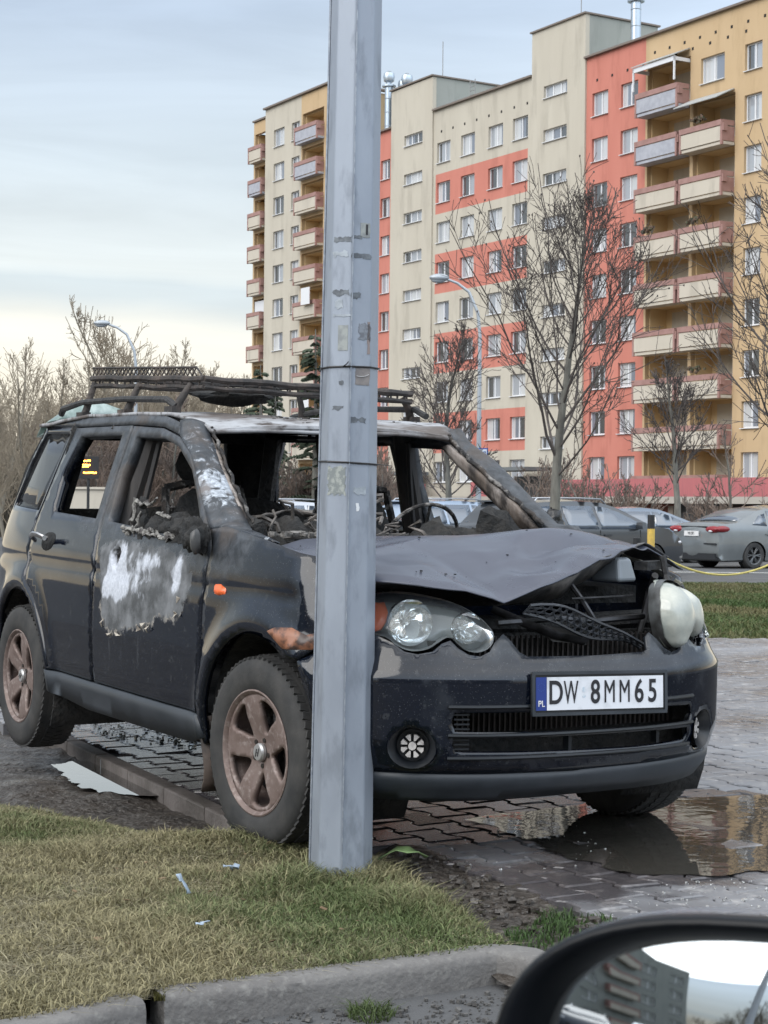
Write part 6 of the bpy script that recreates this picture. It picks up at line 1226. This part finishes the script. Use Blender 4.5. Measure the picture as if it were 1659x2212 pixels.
# ================================================================ CARS IN THE CAR PARK
def car(name, loc, yaw, label, paint, kind='wagon', Lc=4.75, Wc=1.80, Hc=1.50, dark=False, wm=None, group='cars standing in the car park', plate='WB 2871', badge=False):
    """x forward, origin under the middle"""
    e = empty(name, loc, (0, 0, yaw), label, 'car', group); h = Lc/2; w = Wc/2
    fx, rx = h - .93, -h + 1.05
    if kind == 'wagon': top = [(-h+.02,.98),(-h+.10,1.03),(-h+.42,1.40),(-h+.62,Hc-.05),(-.5,Hc),(.15,Hc-.03),(.55,Hc-.12),(1.35,1.03),(1.9,.95),(h-.15,.78),(h-.02,.62)]
    elif kind == 'hatch': top = [(-h+.02,.95),(-h+.18,1.05),(-h+.62,1.38),(-h+.85,Hc-.05),(-.3,Hc),(.25,Hc-.04),(.6,Hc-.15),(1.35,1.03),(1.85,.93),(h-.15,.76),(h-.02,.60)]
    else: top = [(-h+.03,1.02),(-h+.12,1.06),(-h+.55,1.10),(-h+1.25,1.38),(-h+1.55,Hc-.06),(-.2,Hc),(.3,Hc-.04),(.65,Hc-.15),(1.45,1.03),(1.95,.93),(h-.15,.76),(h-.02,.60)]
    low = [(h,.45),(h-.03,.25),(h-.15,.20)]; rear = [(-h+.12,.20),(-h+.01,.30),(-h-.02,.55),(-h,.85)]
    def halfw(x, z):
        base = w*(1 - .10*np.abs(np.asarray(x)/h)**5 - .05*smst(.5, .2, z)); return base - .26*smst(.92, Hc, z)**1.0*(np.asarray(z) > .90) - .02*smst(.6, .92, z)
    sil = top + low + [(fx + .36, .20)] + arc(fx, .31, .355, -15, 195, 14) + [(rx + .36, .20)] + arc(rx, .31, .355, -15, 195, 14) + rear
    sil = [(a, b_) for a, b_ in sil]
    body = empty('x') if False else None
    parts = []
    for sg in (1, -1): parts.append(panel('body_side', sil, lambda a, b_, sg=sg: (a, sg*halfw(a, b_), b_), paint, e, h=.14, out=(0, sg, 0)))
    TT = rear[::-1][::-1] + top + low; TT = [(-h+.12,.20),(-h+.01,.30),(-h-.02,.55),(-h,.85)] + top + [(h,.45),(h-.03,.25),(h-.15,.20)]
    TT = [p for i, p in enumerate(TT)]; D = []
    for i in range(len(TT) - 1):
        for t in (0, .5): D.append((TT[i][0]*(1-t) + TT[i+1][0]*t, TT[i][1]*(1-t) + TT[i+1][1]*t))
    D.append(TT[-1]); rows = []
    for (x, z) in D:
        hw = float(halfw(x, z)); row = []
        for q in np.linspace(-1, 1, 13):
            bul = (1 - q*q)*(.05 if abs(x) > h - .4 else .03); sx = 1 if x > 0 else -1
            row.append((x + (bul*2.2*sx if z < .95 and abs(x) > h - .3 else 0), q*hw, z + (bul if z > .9 else 0)))
        rows.append(row)
    gridmesh('body_top', rows, paint, e)
    GL_ = CARGL
    # side glazing
    zb_, belt = Hc - .10, .95
    if kind == 'wagon': gp = [[(-h+.62,.98),(-h+.66,1.05),(-h+.82,zb_-.02),(-1.0+.0,zb_),(-1.0,.96)],[(-.93,.96),(-.93,zb_),(-.12,zb_),(-.12,.95)],[(-.04,.95),(-.04,zb_),(.25,zb_-.02),(.60,zb_-.12),(1.18,1.01),(1.15,.95)]]
    elif kind == 'hatch': gp = [[(-h+.75,1.02),(-h+1.05,zb_-.05),(-.9,zb_),(-.9,.98)],[(-.84,.97),(-.84,zb_),(-.02,zb_),(-.02,.95)],[(.05,.95),(.05,zb_),(.30,zb_-.02),(.65,zb_-.14),(1.18,1.0),(1.15,.94)]]
    else: gp = [[(-h+1.0,1.06),(-h+1.30,1.28),(-h+1.5,1.33),(-h+1.45,1.03)],[(-.85,1.0),(-.85,zb_-.01),(-.08,zb_),(-.08,.97)],[(0,.97),(0,zb_),(.32,zb_-.02),(.70,zb_-.14),(1.25,1.02),(1.2,.96)]]
    for sg in (1, -1):
        for g_ in gp: panel('side_window', g_, lambda a, b_, sg=sg: (a, sg*(halfw(a, b_) + .006), b_), GL_, e, h=.2, thick=.004, out=(0, sg, 0))
        if abs(Hc) > 0: b = MB(); x_ = .98; b.box((x_, sg*(w + .06), 1.02), (.12, .20, .13), taper=.8); b.tube([(x_, sg*(w-.08), .96), (x_, sg*(w+.03), 1.0)], .03, 5); b.build('wing_mirror', BLKC if dark else paint, e)
        b = MB(); 
        for xx in (-.95, .12): b.box((xx, sg*(float(halfw(xx, .82)) + .012), .83), (.20, .03, .03))
        b.build('door_handle', paint, e)
        b = MB()
        for xx in (-.95 + .0, -.08, 1.05): b.tube([(xx, sg*(float(halfw(xx, z)) + .001), z) for z in (.30, .5, .7, .93)], .005, 4)
        b.build('door_gap', BLKC, e)
        for xx in (fx, rx):
            b = MB(); b.lathe([(.20,.085),(.235,.10),(.30,.095),(.325,.06),(.325,-.09),(.2,-.09)], (xx, 0, .325), 'y', 30); 
            if sg < 0: b.V = [(a, -c, d) for a, c, d in b.V]
            b.V = [(a, c + sg*(w - .12), d) for a, c, d in b.V]; o = b.build('tyre', TYRE, e, True, 50)
            b = MB(); b.lathe([(0,.075),(.05,.08),(.055,.04)], (0, 0, 0), 'y', 16); b.lathe([(.215,.092),(.20,.085),(.19,.03),(.19,-.05)], (0, 0, 0), 'y', 30)
            for k in range(wm or 7):
                a = 2*math.pi*k/(wm or 7)
                for da in ((-.13, .13) if dark or kind == 'wagon' else (0,)): b.tube([(.04*math.cos(a), .065, .04*math.sin(a)), (.198*math.cos(a + da), .070, .198*math.sin(a + da))], .014 if dark or kind == 'wagon' else .020, 5)
            b.V = [(a + xx, sg*(c + w - .12), d + .325) for a, c, d in b.V]; b.build('wheel_rim', DKAL if dark else ALLOY, o, True, 50)
            b = MB(); b.lathe([(0, 0), (.34, 0), (.34, -.1), (0, -.1)], (xx, 0, .315), 'y', 20); b.V = [(a, sg*(c + w - .16), d) for a, c, d in b.V]; b.build('wheel_well', CHARD, e)
    # end glazing: follows the top line between two heights
    def strip(x0, z0, x1, z1, nm, inset=.12, off=.012):
        P = []
        for t in np.linspace(0, 1, 5):
            x, z = x0*(1-t) + x1*t, z0*(1-t) + z1*t; hw = float(halfw(x, z)) - inset; nx_, nz_ = (z1 - z0), -(x1 - x0); L_ = math.hypot(nx_, nz_); s = 1 if (nz_ > 0) else -1
            P.append([(x + s*nx_/L_*off, q*hw, z + s*nz_/L_*off + (1 - q*q)*.03) for q in np.linspace(-1, 1, 9)])
        return gridmesh(nm, P, GL_, e, .004)
    i_ = [p for p in top]
    strip(top[1][0]+.03, top[1][1]+.03, *( (-h+.55, Hc-.10) if kind == 'wagon' else ((-h+.78, Hc-.10) if kind == 'hatch' else (0, 0))), 'rear_window') if kind != 'sedan' else strip(-h+.62, 1.13, -h+1.48, Hc-.085, 'rear_window')
    strip(top[-4][0]-.05 if kind != 'sedan' else 1.40, 1.06, top[-5][0], top[-5][1]-.02, 'windscreen', .10)
    # lamps, plate, trims
    for sg in (1, -1):
        x_ = -h; yy = sg*(w - .22)
        if kind == 'sedan': b = MB(); lumpb(b, (x_ - .01, sg*(w - .30), .94), (.10, .26, .085)); lumpb(b, (x_ + .12, sg*(w - .12), .95), (.24, .09, .08))
        else: b = MB(); lumpb(b, (x_ - .01, sg*(w - .28), .87), (.10, .24, .10)); lumpb(b, (x_ + .13, sg*(w - .11), .87), (.13, .06, .09))
        tl = b.build('tail_light', TAIL, e, True); b = MB(); lumpb(b, (x_ - .07, sg*(w - .30), .90 if kind == 'sedan' else .84), (.05, .08, .03)); b.build('reversing_lamp', CLR, tl, True)
        b = MB(); lumpb(b, (h - .13, sg*(w - .25), .68), (.13, .20, .07)); b.build('headlight', CLR, e, True)
    b = MB(); b.box((-h - .125, 0, .80 if kind != 'sedan' else .84), (.03, .52, .12)); pl_ = b.build('number_plate', CLRW, e)
    lettering(plate, .10, INK, pl_, Matrix.Translation((-h - .144, 0, .80 if kind != 'sedan' else .84)) @ Matrix(((0, 0, -1, 0), (-1, 0, 0, 0), (0, 1, 0, 0), (0, 0, 0, 1))), sx=.62, extr=.001)
    b = MB(); b.box((-h - .02, 0, .30), (.16, Wc*.82, .14)); b.box((-h - .07, 0, .60), (.06, Wc*.86, .035)); b.box((-h - .03, 0, 1.0 if kind == 'sedan' else .96), (.10, .9, .03)); b.box((h + .02, 0, .42), (.10, Wc*.60, .20)); b.box((0, 0, .22), (Lc - .6, Wc - .25, .10)); b.build('bumper_trim', BLKC, e)
    if kind == 'wagon':
        for sg in (1, -1): b = MB(); b.tube([(-h+.75, sg*(w-.30), Hc-.04), (-h+.85, sg*(w-.30), Hc+.045), (-.4, sg*(w-.30), Hc+.055), (.2, sg*(w-.31), Hc+.04), (.35, sg*(w-.32), Hc-.06)], .016, 6); b.build('roof_rail', ALLOY, e, True)
        b = MB(); b.box((-h+.52, 0, Hc-.035), (.22, Wc-.55, .03), Matrix.Rotation(.15, 3, 'Y')); b.build('rear_spoiler', paint, e)
        b = MB(); b.tube([(-h+.17, .02, 1.10), (-h+.25, -.38, 1.17)], .012, 5); b.lathe([(0, 0), (.03, 0), (.03, .03), (0, .03)], (-h+.15, .02, 1.08), 'x', 8); b.build('rear_wiper', BLKC, e)
        if badge: b = MB(); b.lathe([(0, -.01), (.05, -.008), (.055, 0), (.0, .0)], (-h-.03, 0, .93), 'x', 16); b.build('badge', ALLOY, e)
    return e
def lumpb(mb, c, s, n=14, m_=8):
    V = [(c[0] + s[0]*math.sin(math.pi*i/m_)*math.cos(2*math.pi*j/n), c[1] + s[1]*math.sin(math.pi*i/m_)*math.sin(2*math.pi*j/n), c[2] + s[2]*math.cos(math.pi*i/m_)) for i in range(m_ + 1) for j in range(n)]
    mb.add(V, [(i*n+j, (i+1)*n+j, (i+1)*n+(j+1) % n, i*n+(j+1) % n) for i in range(m_) for j in range(n)])
CARGL = bpy.data.materials.new('car_glass'); CARGL.use_nodes = True; b_ = CARGL.node_tree.nodes['Principled BSDF']; b_.inputs['Base Color'].default_value = (.06, .08, .11, 1); b_.inputs['Roughness'].default_value = .03; b_.inputs['IOR'].default_value = 2.2
def carpaint(n, c, metal=.3, rough=.35):
    m = mat(n, tuple(x*.8 for x in c), rough, metal=metal, alt=c, scale=.8, rv=.10); m.node_tree.nodes['Principled BSDF'].inputs['Coat Weight'].default_value = 1.; return m
DKAL = mat('dark_alloy', (.12, .125, .13), .4, metal=.6); BLKC = mat('black_trim', (.012, .013, .015), .5); ALLOY = mat('bright_alloy', (.45, .47, .50), .3, metal=.9); TAIL = mat('red_lamp', (.20, .015, .02), .15); CLR = mat('clear_lamp', (.55, .55, .58), .08); CLRW = mat('plate_white_far', (.6, .6, .6), .4)
def cloc(u, Y): return (at(u, 1092, Y)[0], Y, gz(Y) - .012)
def yawof(a): return R(a)
car('parked_car', cloc(1236, 35.4), R(38), 'black estate car with silver roof rails, parked right behind the burnt car', carpaint('black_car_paint', (.018, .022, .028), .2), 'wagon', 4.77, 1.82, 1.50, wm=5, badge=True)
car('parked_car', cloc(1378, 47.5), R(22), 'grey-blue hatchback with black alloy wheels between the estate and the grey saloon', carpaint('grey_blue_paint', (.13, .165, .215)), 'hatch', 4.35, 1.80, 1.47, dark=True, wm=9)
car('parked_car', cloc(1668, 43.5), R(30), 'grey saloon seen from behind at the right edge of the road', carpaint('steel_grey_paint', (.155, .17, .175)), 'sedan', 4.85, 1.88, 1.50, dark=True, wm=6)
car('parked_car', cloc(985, 45), R(38), 'silver-blue estate car standing left of the black estate', carpaint('silver_blue_paint', (.30, .37, .47)), 'wagon', 4.7, 1.80, 1.58, wm=5)
car('parked_car', cloc(640, 44), R(30), 'white estate car seen through the empty windscreen of the burnt car', carpaint('white_car_paint', (.55, .57, .62), .0, .2), 'wagon', 4.6, 1.80, 1.52, wm=5)
car('parked_car', cloc(810, 52), R(35), 'blue-grey car beyond the steering wheel of the burnt car', carpaint('dull_blue_paint', (.16, .20, .28)), 'hatch', 4.3, 1.78, 1.50)
# road line, striped posts, chain
b = MB()
p0, p1 = cloc(1440, 38.5), cloc(1800, 38.5); b.add([(p0[0], 38.2, gz(38.2) - .004), (p1[0], 38.2, gz(38.2) - .004), (p1[0], 38.5, gz(38.5) - .004), (p0[0], 38.5, gz(38.5) - .004)], [(0, 1, 2, 3)]); o = b.build('road_marking', mat('road_paint', (.55, .55, .52), .7)); struct(o)
YLW = mat('yellow_paint', (.62, .42, .08), .5, alt=(.5, .34, .09), scale=8)
def post(u, Y, H, lab):
    x, y, z = cloc(u, Y); e = empty('bollard', (x, y, z), (0, 0, 0), lab, 'bollard', 'striped posts along the lawn'); b = MB(); b.lathe([(.062, 0), (.062, H - .005), (.055, H), (0, H)], n=18); b.build('post_shaft', BLKC, e, True, 50)
    for z0, z1 in ((H - .62, H - .24),): b = MB(); b.lathe([(.064, z0), (.064, z1)], n=18); b.build('yellow_band', YLW, e, True)
    return e, Vector((x, y, z + H - .75))
e1, a1 = post(1407, 30, 1.22, 'black and yellow striped post standing over the raised bonnet corner'); x_, y_, z_ = cloc(1379, 28)
e2, _ = post(1377, 27.5, .85, 'shorter striped post glimpsed under the raised bonnet corner')
b = MB(); a1 = Vector(at(1412, 1190, 30)); c_ = Vector(at(1740, 1170, 31)); n = 26
pts = [a1.lerp(c_, i/n) - Vector((0, 0, .55*4*(i/n)*(1 - i/n)*.9)) for i in range(n + 1)]; b.tube(pts, .020, 6); tag(b.build('rope', mat('yellow_rope', (.50, .42, .12), .7, alt=(.4, .34, .12), scale=20), None, True), 'yellow rope sagging from the striped post over the lawn', 'rope')
e3, _ = post(1745, 31, 1.1, 'striped post just beyond the right edge holding the rope')
# ================================================================ STREET LAMPS AND SIGNS
LMP = mat('pale_lamp_steel', (.34, .37, .40), .5, metal=.4)
def street_lamp(u, Y, H, reach, label, r=.07, headside=-1):
    x, y, z = tat(u, Y); e = empty('street_lamp', (x, y, z), (0, 0, 0), label, 'street lamp'); b = MB(); b.tube([(0, 0, 0), (0, 0, H*.55), (0, 0, H*.80), (headside*reach*.05, 0, H*.88), (headside*reach*.25, 0, H*.955), (headside*reach*.5, 0, H*.985), (headside*reach*.75, 0, H)], [r*1.3, r*.85, r*.7, r*.65, r*.6, r*.55, r*.5], 9); b.build('lamp_column', LMP, e, True, 60)
    b = MB(); lumpb(b, (headside*reach*.9, 0, H + .03), (reach*.22, .14, .11)); o = b.build('lamp_head', LMP, e, True); b = MB(); lumpb(b, (headside*reach*.92, 0, H - .03), (reach*.16, .10, .09)); b.build('lamp_glass', mat('lamp_diffuser', (.30, .33, .36), .3), o, True); return e
street_lamp(291, 62, 7.9, 1.35, 'curved street lamp above the roof rack with a pale head', .08)
L2 = street_lamp(1033, 48, 7.7, 1.25, 'thin street lamp in front of the beige flats carrying the LPG sign', .07)
sx0, _, _ = tat(1037, 47.6); sg_ = empty('road_sign', (sx0, 47.6, CZ - (985 - 1092)*47.6/3800), (0, 0, 0), 'blue-edged white LPG sign on the lamp column', 'sign')
b = MB(); b.box((0, 0, 0), (.40, .03, .48)); b.build('sign_board', mat('sign_blue', (.04, .10, .35), .4), sg_); b = MB(); b.box((0, -.017, 0), (.33, .006, .41)); b.build('sign_face', mat('sign_white', (.6, .65, .72), .4), sg_)
FX = lambda x, y, z: Matrix.Translation((x, y, z)) @ Matrix.Rotation(math.pi/2, 4, 'X'); SBL = mat('sign_letter_blue', (.03, .07, .25), .5)
lettering('LPG', .17, SBL, sg_, FX(0, -.024, .08), bold=.004); lettering('2,97', .15, SBL, sg_, FX(0, -.024, -.10), bold=.002)
# amber display behind the burnt car
x, y, z = at(190, 1010, 44); ds = empty('display_board', (x, y, 0), (0, 0, 0), 'lit amber display board seen through the rear side window of the burnt car', 'display')
b = MB(); b.box((0, .05, z), (.52, .08, .56)); b.tube([(0, .06, gz(44)), (0, .06, z - .2)], .04, 6); b.build('display_case', BLKC, ds)
b = MB(); rr = random.Random(4)
for (x0, z0, w_, n) in ((-.18, .17, .26, 8), (-.14, .07, .22, 6), (-.12, .02, .16, 4), (-.10, -.13, .34, 9)):
    for k in range(n): b.box((x0 + w_*k/n, .0, z + z0 + rr.uniform(-.006, .006)), (w_/n*.7, .02, .035))
b.build('display_text', mat('amber_led', (.9, .3, .03), .5, emit=((1., .36, .04), 9.)), ds)
x, y, z = at(185, 1075, 46); b = MB(); b.box((x, 46, z - .05), (1.6, .3, .55)); b.box((x, 46, z + .25), (1.7, .4, .06)); tag(b.build('low_wall', CRM), 'low cream wall below the amber display', 'wall')
# ================================================================ WING MIRROR OF THE CAMERA'S OWN CAR
mc = Vector(at(1655, 2395, .82)); ME = empty('wing_mirror', mc, (0, 0, 0), 'glossy black wing mirror of the photographer\'s car at the bottom right corner', 'wing mirror')
def oval(a, b_, e=2.6, n=56): return [(a*math.copysign(abs(math.cos(t))**(2/e), math.cos(t)), b_*math.copysign(abs(math.sin(t))**(2/e), math.sin(t))) for t in [2*math.pi*i/n for i in range(n)]]
HX, HZ = .137, .0885; rows = []; n = 56
for (k, yy) in ((.0, .085), (.35, .083), (.65, .072), (.85, .052), (.97, .025), (1.0, .0), (.995, -.010), (.965, -.017), (.93, -.013), (.89, -.006), (.86, .004), (.845, .012)):
    rows.append([(x*k, yy, z*k) for x, z in oval(HX, HZ)] ); rows[-1].append(rows[-1][0])
tilt = Matrix.Rotation(R(-28), 4, 'Z') @ Matrix.Rotation(R(-6), 4, 'X') @ Matrix.Rotation(R(-3), 4, 'Y')
hs = gridmesh('mirror_housing', rows, mat('gloss_black_shell', (.003, .004, .006), .32, spec=.22), ME); hs.matrix_local = tilt
rw2 = [[(x*k, yy, z*k) for x, z in oval(HX, HZ)] for k, yy in ((1.001, .004), (1.006, .010), (1.004, .026), (.975, .040))]
for r_ in rw2: r_.append(r_[0])
o = gridmesh('mirror_cap', rw2, mat('silver_shell', (.32, .36, .42), .25, metal=.6), ME); o.matrix_local = tilt
gm = bpy.data.materials.new('mirror_glass'); gm.use_nodes = True; q_ = gm.node_tree.nodes['Principled BSDF']; q_.inputs['Metallic'].default_value = 1.; q_.inputs['Base Color'].default_value = (.40, .43, .45, 1); q_.inputs['Roughness'].default_value = .015
rw3 = [[(x*k, .010 - .008*(1 - k*k), z*k) for x, z in oval(HX*.85, HZ*.85)] for k in np.linspace(.001, 1, 12)]      # slightly convex glass
for r_ in rw3: r_.append(r_[0])
o = gridmesh('mirror_glass', rw3, gm, ME); o.matrix_local = tilt
b = MB(); b.box((.14, .03, -.09), (.12, .05, .06)); b.build('mirror_arm', BLKC, ME).matrix_local = tilt
# ================================================================ WHAT THE WING MIRROR SHOWS (left of the camera, outside the frame)
car('parked_car', (-12.0, -8.2, -.085), R(35), 'pale blue hatchback reflected in the wing mirror', carpaint('pale_blue_paint', (.35, .47, .60), .3), 'hatch', 4.2, 1.75, 1.5, group='cars reflected in the wing mirror')
car('parked_car', (-17.5, -9.2, -.085), R(35), 'dark estate car reflected behind the pale hatchback in the wing mirror', carpaint('slate_paint', (.06, .07, .09)), 'wagon', 4.6, 1.8, 1.5, group='cars reflected in the wing mirror')
B3 = empty('apartment_block', (-45, -37, -.1), (0, 0, math.pi/2), 'grey-green flats with pale balconies, seen only in the wing mirror', 'building')
w3 = [(x, 2.0 + 2.8*k, 1.7, 1.5) for x in (1.5, 5, 12, 16, 24, 27.5) for k in range(5)]; wall(B3, 0, 30, 0, 15.5, GRY, w3)
for q in w3: window(B3, q[0], q[1], 1.68, 1.42)
for k in range(5): balcony(B3, 8.5, 1.2 + 2.8*k, 3.6); balcony(B3, 20.2, 1.2 + 2.8*k, 3.6)
b = MB(); b.box((15, 6, 7.6), (30, 11.6, 15.2)); b.build('building_core', GRY, B3)
for (x, y, H, f) in ((-30, -27.7, 8, 1), (-28, -29, 9, 0), (-38, -36.5, 10, 3), (-40, -2, 8, 2), (-24, -25, 7, 1), (6, -24, 10, 0), (-6, -28, 11, 3), (16, -20, 9, 2), (28, -10, 10, 0)):
    o = copy_tree(forms[f]); o.location = (x, y, -.1); k = H/10.; o.scale = (k, k, k); o.rotation_euler = (0, 0, x*1.7); o['label'] = 'bare tree in the row reflected in the wing mirror'; o['group'] = 'trees reflected in the wing mirror'
b = MB(); b.tube([(-13, -12.5, -.1), (-13, -12.5, 7)], [.09, .06], 8); tag(b.build('street_pole', mat('white_pole', (.6, .62, .65), .5), None, True), 'pale thin pole mirrored in the wing mirror', 'pole')
B4 = empty('apartment_block', (38, -34, -.1), (0, 0, math.pi), 'beige flats behind the camera, mirrored only in paint and glass', 'building')
w4 = [(x, 2.0 + 2.8*k, 1.7, 1.5) for x in np.arange(2, 60, 4.) for k in range(5)]; wall(B4, 0, 62, 0, 15.5, BEI, w4)
for q in w4: window(B4, q[0], q[1], 1.68, 1.42)
b = MB(); b.box((31, 6, 7.6), (62, 11.6, 15.2)); b.build('building_core', BEI, B4)
